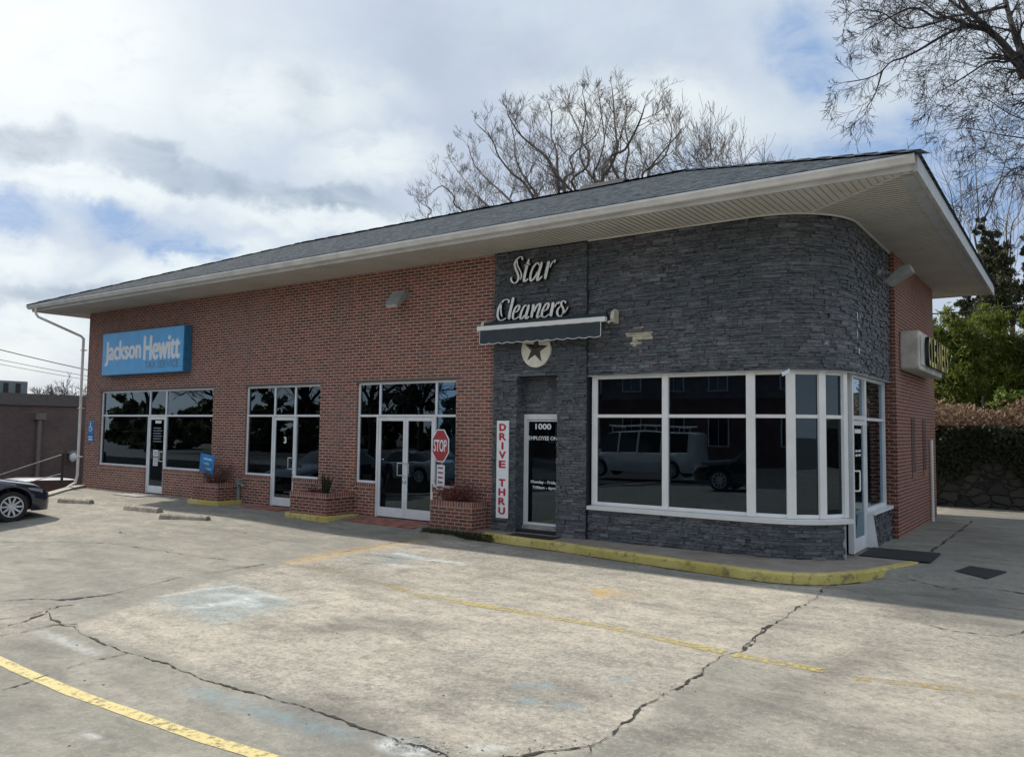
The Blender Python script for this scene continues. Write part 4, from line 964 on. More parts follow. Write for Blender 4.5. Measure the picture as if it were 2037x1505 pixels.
# ============================================================ WALK, KERB, RAMPS, PLANTERS
KP = [(14.72, -.02), (14.72, -0.62), (16.21, -.63), (17.3, -.72), (18.38, -.86), (19.8, -1.08), (21.15, -1.27), (21.7, -1.30), (22.15, -1.16), (22.55, -.78), (22.85, -.20), (23.1, .55), (23.22, 1.0)]
def smooth_line(P0, k_=4):
    out = []
    for i in range(len(P0)-1):
        p0 = Vector(P0[max(0, i-1)]); p1 = Vector(P0[i]); p2 = Vector(P0[i+1]); p3 = Vector(P0[min(len(P0)-1, i+2)])
        for j in range(k_):
            q = j/k_; out.append(0.5*((2*p1)+(p2-p0)*q+(2*p0-5*p1+4*p2-p3)*q*q+(-p0+3*p1-3*p2+p3)*q**3))
    out.append(Vector(P0[-1])); return out
KS = [Vector(KP[0]), Vector(KP[1])]+smooth_line(KP[2:], 4)
mb = MB(); poly = [(p.x, p.y) for p in KS]+[(23.22, 1.4), (22.47, 2.6), (22.3, 0.4), (21.0, 0.3), (14.72, 0.3)]
mb.prism([(a, b_) for a, b_ in poly], 2, -0.35, -0.004); mb.build('sidewalk', M['walk'])['kind'] = 'structure'
def kerb(P0, mat, name, z_top=0.004, wd=0.13):
    mb = MB(); L_, vs, fs = [], [], []
    N = len(P0)
    for i, p in enumerate(P0):
        d = (P0[min(i+1, N-1)]-P0[max(0, i-1)]).normalized(); n_ = Vector((d.y, -d.x)); jit = random.uniform(-.006, .006)
        z0 = -0.4; taper = 0.0
        for (o_, z) in ((0.012+jit, z0), (0.010+jit, z_top-.02), (-.008, z_top), (-wd, z_top), (-wd, z0)):
            vs.append((p.x+n_.x*o_, p.y+n_.y*o_, z+random.uniform(-.003, .003)))
    for i in range(N-1):
        for j in range(4): fs.append((i*5+j, (i+1)*5+j, (i+1)*5+j+1, i*5+j+1))
    fs += [(0, 1, 2, 3, 4), tuple((N-1)*5+j for j in (4, 3, 2, 1, 0))]
    mb.add(vs, fs); o = mb.build(name, mat); o['kind'] = 'structure'; return o
kerb([p for p in KS if p.x > 16.15][0:], M['curb'], 'yellow_kerb')
kerb([Vector((14.72, -.05)), Vector((14.72, -.62)), Vector((15.4, -.625)), Vector((16.17, -.63))], simple('mossy_kerb_concrete', (0.14, 0.13, 0.09), 0.95, var=0.6, scale=14, bmp=.01), 'mossy_kerb')
# moss crumbs
mb = MB()
for i in range(2600):
    x = random.uniform(14.74, 16.5); y = -.645-random.random()**2*.10; z = random.uniform(-.14, -.0)+(0 if random.random() < .8 else .01)
    s_ = random.uniform(.006, .016); d = Vector((random.gauss(0, 1), random.gauss(0, 1), random.gauss(0, 1))).normalized(); e_ = d.orthogonal().normalized()*s_; f_ = d.cross(e_)
    c_ = Vector((x, y, z)); mb.add([c_-e_, c_+f_, c_+e_, c_-f_], [(0, 1, 2, 3)])
o = mb.build('moss', M['moss']); tag(o, 'dark green moss creeping over the unpainted kerb', 'moss', kind='stuff')
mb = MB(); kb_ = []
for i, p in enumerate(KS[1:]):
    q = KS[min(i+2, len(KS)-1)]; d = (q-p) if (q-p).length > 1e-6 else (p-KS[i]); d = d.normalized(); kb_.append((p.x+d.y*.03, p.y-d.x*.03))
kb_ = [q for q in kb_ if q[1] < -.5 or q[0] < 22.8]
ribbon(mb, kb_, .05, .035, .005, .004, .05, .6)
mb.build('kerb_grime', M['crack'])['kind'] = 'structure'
# door ramps
def ramp_(x0, x1, y1, mat, label, zt=0.0, sk=0.12):
    mb = MB(); zb = float(gz((x0+x1)/2, y1))-.02
    vs = [(x0, -.004, zt), (x1, -.004, zt), (x1-sk+.1, y1, zb+.045), (x0-sk, y1, zb+.045), (x0, -.004, -.4), (x1, -.004, -.4), (x1-sk+.1, y1, -.4), (x0-sk, y1, -.4)]
    mb.add(vs, [(0, 3, 2, 1), (3, 7, 6, 2), (2, 6, 5, 1), (0, 4, 7, 3)]); o = mb.build('door_ramp', mat); o['kind'] = 'structure'; o['label'] = label
ramp_(12.55, 14.50, -.62, M['redpaint'], 'worn red painted ramp at the double doors')
ramp_(8.95, 10.2, -.55, M['redpaint'], 'worn red painted ramp at the middle single door')
ramp_(3.5, 4.6, -.75, M['concrete'], 'plain concrete ramp at the left door')
# planters
def planter(x0, x1, y0, zt, label, base_mat, skirt, plant):
    P0 = thing('brick_planter', ((x0+x1)/2, y0/2, 0), label, 'planter', 'brick planters along the shop front')
    mb = MB(); th = .11; z0 = float(gz((x0+x1)/2, y0))-.05; cap_ = .105
    for zz0, zz1, g_ in ((z0, zt-cap_, 0),):
        mb.box(x0, x1, y0, y0+th, zz0, zz1); mb.box(x0, x0+th, y0+th, -.003, zz0, zz1); mb.box(x1-th, x1, y0+th, -.003, zz0, zz1)
    mb.build('brick_box', M['planter'], P0)
    mb = MB(); g_ = .008; mb.box(x0-g_, x1+g_, y0-g_, y0+th, zt-cap_, zt); mb.box(x0-g_, x0+th, y0+th, -.003, zt-cap_, zt); mb.box(x1-th, x1+g_, y0+th, -.003, zt-cap_, zt)
    mb.build('soldier_course', M['soldier'], P0)
    mb = MB(); mb.box(x0+th, x1-th, y0+th, -.004, zt-.12, zt-.05); mb.build('soil', M['soil'], P0)
    if skirt:
        mb = MB(); e_ = .13; zb = float(gz((x0+x1)/2, y0-e_)); c_ = .12
        poly = [(x0-e_, -.0), (x0-e_, y0-e_+c_), (x0-e_+c_, y0-e_), (x1+e_-c_, y0-e_), (x1+e_-.02, y0-e_+c_*.8), (x1+e_, -.0)]
        mb.prism(poly, 2, zb-.1, zb+.10); mb.build('painted_footing', base_mat, P0, bevel=.015)
    return P0
planter(6.95, 8.0, -.62, .50, 'brick planter with tangled dark bush left of the middle window', M['curb'], True, 0)
planter(10.95, 12.15, -.80, .50, 'brick planter with a small spiky plant left of the double doors', M['curb'], True, 0)
planter(14.80, 15.85, -.50, .52, 'brick planter behind the stop sign with dry red brown plants', None, False, 0)
def stalks(name, c, n, hgt, spread, mat_s, leafm, nleaf, label, cat, lsize=.035, seedv=1, kinds=0):
    rnd = random.Random(seedv); P0 = thing(name, c, label, cat)
    st_ = MB(); lf = MB()
    for i in range(n):
        a = rnd.random()*2*pi; r_ = rnd.random()**.5; d = Vector((cos(a)*spread[0]*r_, sin(a)*spread[1]*r_, hgt*rnd.uniform(.55, 1)))
        p0 = Vector(c)+Vector((d.x*.35, d.y*.35, 0)); pts = [p0]
        for j in range(1, 6):
            q = j/5; pts.append(p0+Vector((d.x*q, d.y*q, d.z*(q if kinds == 0 else q**.8)))+Vector((rnd.gauss(0, .02), rnd.gauss(0, .02), rnd.gauss(0, .012))))
        st_.tube(pts, [.006*(1-.6*j/5) for j in range(6)], 4, cap=False)
        for j in range(3):
            p = pts[rnd.randint(2, 5)]; e_ = p+Vector((rnd.gauss(0, .09), rnd.gauss(0, .09), rnd.uniform(0, .12))); st_.tube([p, (p+e_)/2+Vector((0, 0, .01)), e_], [.003, .0025, .0015], 3, cap=False)
        for j in range(nleaf):
            p = pts[rnd.randint(1, 5)]+Vector((rnd.gauss(0, .05), rnd.gauss(0, .05), rnd.gauss(0, .04)))
            d_ = Vector((rnd.gauss(0, 1), rnd.gauss(0, 1), rnd.gauss(0, .7))).normalized(); e_ = d_.orthogonal().normalized()*lsize*.4; d_ = d_*lsize*rnd.uniform(.6, 1.3)
            lf.add([p, p+d_*.5+e_, p+d_, p+d_*.5-e_], [(0, 1, 2, 3)])
    st_.build('stems', mat_s, P0); 
    if nleaf: lf.build('leaves', leafm, P0)
stalks('bush', (7.5, -.32, .42), 60, .55, (.48, .3), M['twig'], M['plantleaf'], 5, 'tangled leggy dark bush in the left brick planter', 'bush', seedv=2)
stalks('bush', (15.32, -.27, .44), 70, .42, (.55, .26), M['twig_red'], M['redleaf'], 7, 'dry red brown plants in the planter behind the stop sign', 'bush', seedv=3, lsize=.05)
# spiky plant
P0 = thing('spiky_plant', (11.62, -.4, .44), 'dark upright spiky plant in the middle brick planter', 'plant'); mb = MB(); rnd = random.Random(5)
for i in range(26):
    a = rnd.random()*6.28; l = rnd.uniform(.3, .55); t_ = rnd.uniform(.05, .42); p0 = Vector((11.62+rnd.gauss(0, .04), -.4+rnd.gauss(0, .04), .43)); tip = p0+Vector((cos(a)*l*t_, sin(a)*l*t_, l)); sd = Vector((-sin(a), cos(a), 0))*.02; m_ = p0.lerp(tip, .5)+Vector((0, 0, .02))
    mb.add([p0-sd, p0+sd, m_+sd*1.3, tip, m_-sd*1.3], [(0, 1, 2, 3, 4)])
mb.build('blades', M['plantleaf'], P0)
stalks('dry_weed', (11.35, -.42, .42), 14, .22, (.25, .12), M['twig'], M['redleaf'], 3, 'low dry brown weed beside the spiky plant in the middle planter', 'weed', seedv=8)

# ============================================================ SIGNS AND FIXTURES ON THE FRONT
# blue box sign
sg = thing('box_sign', (3.65, 0, 3.35), 'sky blue tax office box sign with white condensed lettering', 'sign')
sx0, sx1, sz0, sz1 = 1.50, 5.72, 3.36, 4.62; yf = -.24
mb = MB(); mb.box(sx0, sx1, yf+.012, -.002, sz0, sz1); mb.build('sign_box', M['bluedark'], sg, bevel=.01)
mb = MB(); mb.box(sx0+.02, sx1-.02, yf, yf+.011, sz0+.02, sz1-.02); mb.build('sign_face', M['blue'], sg)
mb = MB(); sf = fx(yf-.002)
text_mb(mb, 'Jackson', 2.655, 4.0, 1.98, .74, sf, fat=.036); text_mb(mb, 'Hewitt', 4.66, 4.08, 1.82, .70, sf, fat=.036)
mb.build('lettering', M['letter'], sg)
mb = MB(); text_mb(mb, 'TAX SERVICE', 4.68, 3.60, 1.66, .20, sf, bold=.01); mb.build('small_lettering', M['greyletter'], sg)
# small conduit box on top of the sign
# hand-drawn script letters, raised
sc_ = thing('script_sign', (17.0, 0, 4.0), 'raised ivory script lettering of the dry cleaner on dark slate', 'sign')
def script_word(strokes, name, sc3, yb=-.085, yf2=-.165):
    face = MB(); face.cur = 0
    for st__ in strokes:
        wm, pts = st__[0], st__[1:]
        P0 = [un(sc3[1]+a/sc3[0], sc3[2]+b_/sc3[0], 1, yf2) for a, b_ in pts]
        P1 = smooth_line([(p[0], p[2]) for p in P0], 6)
        N = len(P1); Lv, Rv = [], []
        for i, p in enumerate(P1):
            d = (P1[min(i+1, N-1)]-P1[max(0, i-1)]).normalized(); n_ = Vector((-d.y, d.x))
            thick = .009+wm*.55*(abs(d.y)**1.8); q = i/(N-1); thick *= min(1, .35+2.2*min(q, 1-q)+.3)
            Lv.append(p+n_*thick); Rv.append(p-n_*thick)
        loop = Lv+Rv[::-1]
        for i in range(N-1):
            a, b_, c_, d = Lv[i], Lv[i+1], Rv[i+1], Rv[i]
            face.cur = 0; face.add([(a.x, yf2, a.y), (b_.x, yf2, b_.y), (c_.x, yf2, c_.y), (d.x, yf2, d.y)], [(0, 1, 2, 3)])
        face.cur = 1; M_ = len(loop)
        for i in range(M_):
            a, b_ = loop[i], loop[(i+1) % M_]; face.add([(a.x, yf2, a.y), (b_.x, yf2, b_.y), (b_.x, yb+.03, b_.y), (a.x, yb+.03, a.y)], [(0, 1, 2, 3)])
    face.build(name, [M['script'], M['letterdark']], sc_)
W_ = .026
script_word([
 (.030, (615, 270), (610, 195), (570, 170), (500, 195), (430, 270), (385, 350), (375, 430), (410, 560), (460, 680), (490, 800), (465, 910), (400, 980), (350, 985), (290, 945), (262, 880), (272, 800)),
 (.012, (460, 280), (450, 350), (470, 450), (530, 570), (575, 680), (580, 790), (540, 880)),
 (.040, (815, 240), (780, 380), (720, 590), (675, 800), (665, 900), (690, 935), (740, 900), (790, 850)), (.004, (670, 445), (760, 420), (865, 395)),
 (.030, (1135, 430), (1100, 360), (1030, 390), (940, 520), (880, 680), (860, 830), (875, 920), (930, 890), (1020, 770), (1080, 640)),
 (.042, (1225, 330), (1180, 480), (1120, 680), (1085, 830), (1090, 900), (1140, 870), (1230, 770)),
 (.045, (1440, 300), (1410, 440), (1360, 640), (1320, 860)), (.012, (1470, 500), (1520, 380), (1580, 310), (1640, 270), (1610, 360))], 'word_star', (15.67, 1000, 500))
script_word([
 (.030, (375, 270), (385, 210), (330, 185), (250, 220), (170, 330), (125, 470), (120, 590), (160, 670), (220, 680), (280, 655), (320, 630)),
 (.014, (215, 250), (200, 340), (195, 450), (205, 540), (225, 590)),
 (.042, (495, 135), (460, 290), (410, 500), (385, 660)),
 (.030, (500, 500), (590, 460), (640, 360), (610, 325), (555, 370), (500, 480), (480, 590), (500, 650), (560, 640), (640, 580)),
 (.030, (820, 340), (770, 330), (710, 420), (670, 530), (660, 630), (700, 640), (760, 560)), (.040, (870, 310), (830, 440), (790, 600), (810, 640), (870, 590)),
 (.040, (975, 300), (960, 400), (935, 520), (925, 620)), (.034, (985, 480), (1040, 350), (1110, 285), (1135, 310), (1100, 440), (1060, 580), (1080, 615), (1150, 560)),
 (.030, (1200, 470), (1290, 420), (1335, 310), (1310, 270), (1250, 320), (1190, 440), (1170, 560), (1210, 605), (1270, 590), (1350, 530)),
 (.045, (1440, 250), (1430, 350), (1400, 480), (1385, 590)), (.010, (1480, 370), (1520, 290), (1560, 255), (1590, 250), (1560, 295)),
 (.026, (1735, 280), (1730, 240), (1690, 220), (1640, 250), (1640, 320), (1680, 400), (1690, 480), (1650, 560), (1600, 590), (1550, 550), (1540, 460), (1580, 380), (1620, 350)),
 (.003, (1640, 570), (1720, 490), (1800, 360))], 'word_cleaners', (11.98, 980, 580))
# retractable awning, rolled in
aw_ = thing('awning', (17.2, 0, 3.85), 'short dark grey retractable awning with scalloped valance under the script letters', 'awning')
mb = MB(); mb.box(15.78, 18.60, -.36, -.27, 3.815, 3.905); mb.build('front_bar', M['white_new'], aw_, bevel=.012)
mb = MB(); mb.tube([(15.85, -.17, 3.94), (18.55, -.17, 3.94)], .055, 10); mb.tube([(16.0, -.25, 3.87), (18.4, -.22, 3.88)], .022, 6); mb.build('roller', M['awning'], aw_)
mb = MB(); N = 96; xa, xb = 15.86, 18.52; vs = []
for i in range(N+1):
    q = i/N; x = xa+(xb-xa)*q; y = -.355-.012*sin(q*60)
    zb = 3.565-.022*abs(sin(q*pi*12)) ; vs += [(x, y, 3.815), (x, y-.01, zb)]
mb.add(vs, [(2*i, 2*i+1, 2*i+3, 2*i+2) for i in range(N)]); val = mb.build('valance', M['awning'], aw_)
val.modifiers.new('s', 'SOLIDIFY').thickness = .004
mb = MB(); mb.tube([vs[2*i+1] for i in range(N+1)], .006, 5); mb.tube([(xa, -.356, 3.81), vs[1]], .006, 5); mb.tube([(xb, -.356, 3.81), vs[-1]], .006, 5); mb.build('piping', M['letter'], aw_)
for xx in (15.80, 18.66):
    mb = MB(); mb.prism([(-.05, 3.80), (-.05, 4.03), (-.14, 4.05), (-.22, 4.0), (-.25, 3.88), (-.20, 3.82)], 0, xx-.02, xx+.05); mb.tube([(xx, -.22, 3.84), (xx-.02, -.31, 3.80)], .025, 6); mb.build('bracket', M['cream'], aw_, bevel=.008)
# star on a cream disc
ds = thing('star_plaque', (17.0, -.05, 3.15), 'round cream plaque with a rusty five pointed star beneath the awning', 'plaque')
mb = MB(); cx_, cz_ = 17.0, 3.425; mb.prism([(cx_+.325*cos(a*pi/24), cz_+.34*sin(a*pi/24)) for a in range(48)], 1, -.115, -.05); mb.build('disc', M['disc'], ds)
mb = MB(); c0 = (cx_, -.165, cz_); ring = []
for i in range(10):
    a = pi/2+i*pi/5-.12; r_ = .275 if i % 2 == 0 else .105; ring.append((cx_+r_*cos(a), -.118, cz_+r_*sin(a)))
mb.add([c0]+ring, [(0, 1+i, 1+(i+1) % 10) for i in range(10)]); mb.build('star', M['rust'], ds)
# vertical DRIVE THRU board
dt = thing('drive_thru_sign', (16.25, -.06, .22), 'tall narrow white board with red letters stacked beside the employee door', 'sign')
mb = MB(); mb.box(16.12, 16.40, -.115, -.09, .24, 2.09); mb.build('board', M['letter'], dt, bevel=.004)
mb = MB(); z = 1.962
for ch in 'DRIVE THRU':
    if ch != ' ': text_mb(mb, ch, 16.26, z, (.05 if ch == 'I' else .165) if False else .05 if ch == 'I' else .165, .14, lambda a, b_, d: (a, -.117-d, b_), fat=.012)
    z -= .1756
mb.build('lettering', M['redletter'], dt)
# stop sign on a post, with a lower notice
sq_ = un(877, 886, 1, -.30); SXc, SZc = float(sq_[0]), float(sq_[2])
ss_ = thing('stop_sign', (SXc, -.27, .44), 'red octagonal stop sign on a steel post standing in the brick planter', 'sign')
rz_ = -.34; cs, sn = cos(rz_), sin(rz_)
def rot(a, b_, d, c0=(SXc, -.30)): return (c0[0]+a*cs-(-d)*sn, c0[1]+a*sn+(-d)*cs, b_)
mb = MB(); mb.tube([(SXc+.01, -.265, .42), (SXc+.01, -.265, SZc+.25)], .022, 6)
mb.build('post', M['galv'], ss_)
def octo(r_, d): return [rot(r_*cos(pi/8+i*pi/4), SZc+r_*sin(pi/8+i*pi/4), d) for i in range(8)]
RO = .350
mb = MB(); mb.add(octo(RO, 0)+octo(RO, .012), [tuple(range(7, -1, -1)), tuple(range(8, 16))]+[(i, (i+1) % 8, 8+(i+1) % 8, 8+i) for i in range(8)]); mb.build('border_plate', M['letter'], ss_)
mb = MB(); mb.add(octo(RO-.022, .014), [tuple(range(8))]); mb.build('red_face', M['red'], ss_)
mb = MB(); text_mb(mb, 'STOP', 0, SZc, .52, .24, lambda a, b_, d: rot(a, b_, .016+d), fat=.008); mb.build('lettering', M['letter'], ss_)
mb = MB(); vs = [rot(a, b_, d) for d in (0, .01) for a, b_ in ((-.13, SZc-.87), (.17, SZc-.87), (.17, SZc-.38), (-.13, SZc-.38))]
mb.add(vs, [(3, 2, 1, 0), (4, 5, 6, 7), (0, 1, 5, 4), (1, 2, 6, 5), (2, 3, 7, 6), (3, 0, 4, 7)]); nt_ = mb.build('notice_plate', M['paper'], ss_)
mb = MB()
for i in range(5):
    z = SZc-.44-.095*i; mb.add([rot(a, b_, .0115) for a, b_ in ((-.08, z-.02), (.12, z-.02), (.12, z+.02), (-.08, z+.02))], [(0, 1, 2, 3)])
mb.build('printed_lines', simple('faded_print', (0.30, 0.12, 0.2), .7), nt_)
# floodlights
def flood(c, ydir, label, nm='flood_light'):
    F0 = thing(nm, c, label, 'light'); mb = MB(); c = Vector(c)
    return F0, c
F0, c = flood((13.55, 0, 4.72), 0, 'grey wall floodlight tilted down on the brick above the doors')
mb = MB(); mb.box(c.x+.02, c.x+.12, -.06, 0, c.z-.03, c.z+.10); mb.tube([(c.x+.07, -.05, c.z+.05), (c.x+.07, -.14, c.z)], .025, 6); mb.build('bracket', M['galv'], F0)
mb = MB(); mb.prism([(-.42, c.z-.20), (-.36, c.z-.24), (-.08, c.z-.02), (-.13, c.z+.09), (-.20, c.z+.10)], 0, c.x-.20, c.x+.14); mb.build('housing', M['galv'], F0, bevel=.004)
mb = MB(); mb.prism([(-.40, c.z-.19), (-.365, c.z-.215), (-.10, c.z-.01), (-.13, c.z+.07), (-.19, c.z+.08)], 0, c.x-.206, c.x-.2005); mb.build('side_plate', M['iron'], F0)
mb = MB(); mb.prism([(-.425, c.z-.215), (-.37, c.z-.255), (-.10, c.z-.045), (-.11, c.z-.03)], 0, c.x-.17, c.x+.11); mb.build('lens', M['lens'], F0)
pc, nc = path(L1+L2+1.55)
F0, c = flood((pc.x, pc.y, 4.78), 0, 'grey floodlight on an arm at the rounded slate corner')
mb = MB(); mb.ball((c.x+.05, c.y, c.z+.02), .07); mb.tube([(c.x+.02, c.y, c.z+.02), (c.x+.20, c.y-.02, c.z), (c.x+.34, c.y+.02, c.z-.05)], .03, 8); mb.build('arm', M['galv'], F0)
mb = MB(); mb.prism([(c.x+.16, c.z-.16), (c.x+.24, c.z-.24), (c.x+.62, c.z-.02), (c.x+.58, c.z+.10), (c.x+.44, c.z+.08)], 1, c.y-.14, c.y+.20); mb.build('housing', M['galv'], F0, bevel=.012)
# small dark junction box + camera over the corner windows
cm = thing('security_camera', (21.55, .02, 2.86), 'small white bullet camera above the curved shop window', 'camera')
mb = MB(); mb.tube([(21.62, .05, 2.90), (21.62, -.10, 2.86)], .018, 6); mb.build('mount', M['letter'], cm)
mb = MB(); mb.tube([(21.66, -.09, 2.86), (21.56, -.145, 2.815)], [.030, .032], 10); mb.build('housing', M['letter'], cm)
mb = MB(); mb.tube([(21.565, -.142, 2.817), (21.553, -.149, 2.812)], [.026, .026], 10); mb.build('lens', M['black'], cm)
jb = MB(); jb.box(19.47, 19.56, -.06, -.02, 4.62, 4.70); o = jb.build('junction_box', M['rust'], loc=(19.5, -.04, 4.62)); tag(o, 'tiny brown junction box high on the slate wall', 'box')
# accessible parking plates on the left corner
ap = thing('accessible_sign', (.55, 0, 1.38), 'small blue accessible parking plates on the left corner of the brick', 'sign')
mb = MB(); mb.box(.42, .74, -.015, -.002, 1.62, 2.02); mb.box(.42, .74, -.015, -.002, 1.38, 1.60); mb.build('plate', M['bluesmall'], ap)
mb = MB(); mb.ball((.565, -.018, 1.955), .025, sc=(1, .2, 1)); mb.tube([(.56, -.018, 1.93), (.57, -.018, 1.82), (.63, -.018, 1.82), (.66, -.018, 1.73)], .014, 5)
mb.tube([(.555+.075*cos(a), -.018, 1.78+.075*sin(a)) for a in [pi*.6+i*.4 for i in range(11)]], .01, 5); mb.box(.46, .70, -.018, -.016, 1.52, 1.55); mb.box(.46, .70, -.018, -.016, 1.44, 1.48); mb.build('symbol', M['letter'], ap)
# small blue yard sign
yq = un(412, 922, 1, -.40); ys = thing('yard_sign', (float(yq[0]), -.40, .42), 'small tilted blue yard sign with pale writing stuck in the left planter', 'sign')
mb = MB(); mb.tube([(yq[0]-.12, -.39, .40), (yq[0]-.10, -.395, yq[2])], .008, 5); mb.tube([(yq[0]+.12, -.39, .40), (yq[0]+.14, -.395, yq[2])], .008, 5); mb.build('stake', M['iron'], ys)
ry = lambda a, b_, d: (yq[0]+a*cos(-.1)-b_*sin(-.1), -.40-d, yq[2]+a*sin(-.1)+b_*cos(-.1)) 
mb = MB(); q = [ry(a, b_, d) for d in (0, .008) for a, b_ in ((-.30, -.24), (.30, -.24), (.30, .24), (-.30, .24))]
mb.add(q, [(3, 2, 1, 0), (4, 5, 6, 7), (0, 1, 5, 4), (1, 2, 6, 5), (2, 3, 7, 6), (3, 0, 4, 7)]); mb.build('board', M['bluesmall'], ys)
mb = MB()
for a, b_, w_ in ((.02, .12, .34), (-.02, .0, .24), (.05, -.12, .30)): mb.add([ry(a+x, b_+z, .010) for x, z in ((-w_/2, -.022), (w_/2, -.022), (w_/2, .022), (-w_/2, .022))], [(0, 1, 2, 3)])
mb.build('lettering', simple('pale_blue_print', (.35, .62, .8), .6), ys)
# tap / pipe stub by the middle window
wt = MB(); wt.tube([(8.05, -.05, .02), (8.05, -.05, .55)], .05, 8); wt.box(7.99, 8.11, -.10, 0, .42, .60); wt.tube([(8.07, -.08, .50), (8.30, -.12, .46)], .02, 6); wt.ball((8.32, -.12, .45), .045)
o = wt.build('water_pipe', M['copper'], loc=(8.05, -.05, 0)); tag(o, 'grey green water pipe with a tap on the brick beside the middle window', 'pipe')
# side wall sign
s_s = thing('side_box_sign', (SB[0], 4.4, 3.25), 'weathered cream box sign with thin black and yellow letters on the side wall', 'sign')
mb = MB(); prof_ = [(4.30+.03, 3.22), (4.33+.06, 3.16), (7.4, 3.16), (7.4, 3.92), (4.40, 3.92), (4.32, 3.84)]
mb.prism(prof_, 0, SB[0]+.002, SB[0]+.34); mb.build('sign_box', M['signbox'], s_s, bevel=.03)
mb = MB(); mb.box(SB[0]+.34, SB[0]+.365, 4.42, 7.35, 3.26, 3.82); mb.build('sign_face', M['signbox'], s_s)
mb = MB(); yl = 4.78; sdm = lambda a, b_, d: (SB[0]+.375+d, a, b_)
for ch in 'CLEANERS':
    text_mb(mb, ch, yl+.14, 3.55, .25, .58, sdm, depth=.07, bold=.02); yl += .355
mb.build('lettering', [M['gold'], M['letterdark']], s_s)
# mats
def mat_(px, nm, label, z=None):
    P0 = [ung(*p) if z is None else un(*p, 2, z) for p in px]; mb = MB(); zt = max(float(gz(p[0], p[1])) for p in P0) if z is None else z
    mb.prism([(p[0], p[1]) for p in P0], 2, zt-.004, zt+.012); c_ = sum(P0)/len(P0); o = mb.build(nm, M['black'], loc=(c_[0], c_[1], zt), bevel=.004); tag(o, label, 'mat')
mb = MB(); mb.box(22.36, 23.38, 1.1, 2.2, .0, .014); o = mb.build('door_mat', M['black'], loc=(22.9, 1.6, 0)); tag(o, 'large black rubber mat at the corner entrance door', 'mat'); o.rotation_euler.z = 0
mat_([(1900, 1136), (1930, 1126), (2003, 1138), (1963, 1152)], 'door_mat', 'small black mat alone on the driveway concrete')
mb = MB(); mb.box(16.70, 17.65, -.56, -.22, .0, .012); o = mb.build('door_mat', M['black'], loc=(17.1, -.4, 0)); tag(o, 'dark mat in front of the employee door', 'mat')
# wheel stops
def stop_(px1, px2, label):
    a = un(*px1, 2, -.02); b_ = un(*px2, 2, -.02); z = min(float(gz(a[0], a[1])), float(gz(b_[0], b_[1]))); L_ = math.hypot(b_[0]-a[0], b_[1]-a[1])
    ang = atan2(b_[1]-a[1], b_[0]-a[0]); mb = MB(); hf = L_/2
    mb.prism([(-.10, 0), (.10, 0), (.075, .085), (.04, .12), (-.04, .12), (-.075, .085)], 0, -hf, hf)
    T = thing('parking_stop', ((a[0]+b_[0])/2, (a[1]+b_[1])/2, z-.005), label, 'parking stop', 'concrete parking stops before the left window', rz=ang)
    o = mb.build('concrete_bar', M['stopconcrete'], T, local=True, bevel=.012)
    for s_ in (-.7, .7):
        p = MB(); p.tube([(hf*s_, 0, .10), (hf*s_, 0, .128)], .016, 6); p.build('pin', M['rust'], T, local=True)
stop_((120, 991), (182, 995), 'short concrete parking stop leftmost of the three')
stop_((252, 1005), (318, 1012), 'pale concrete parking stop between the other two')
stop_((322, 1021), (414, 1027), 'shaded concrete parking stop rightmost of the three')

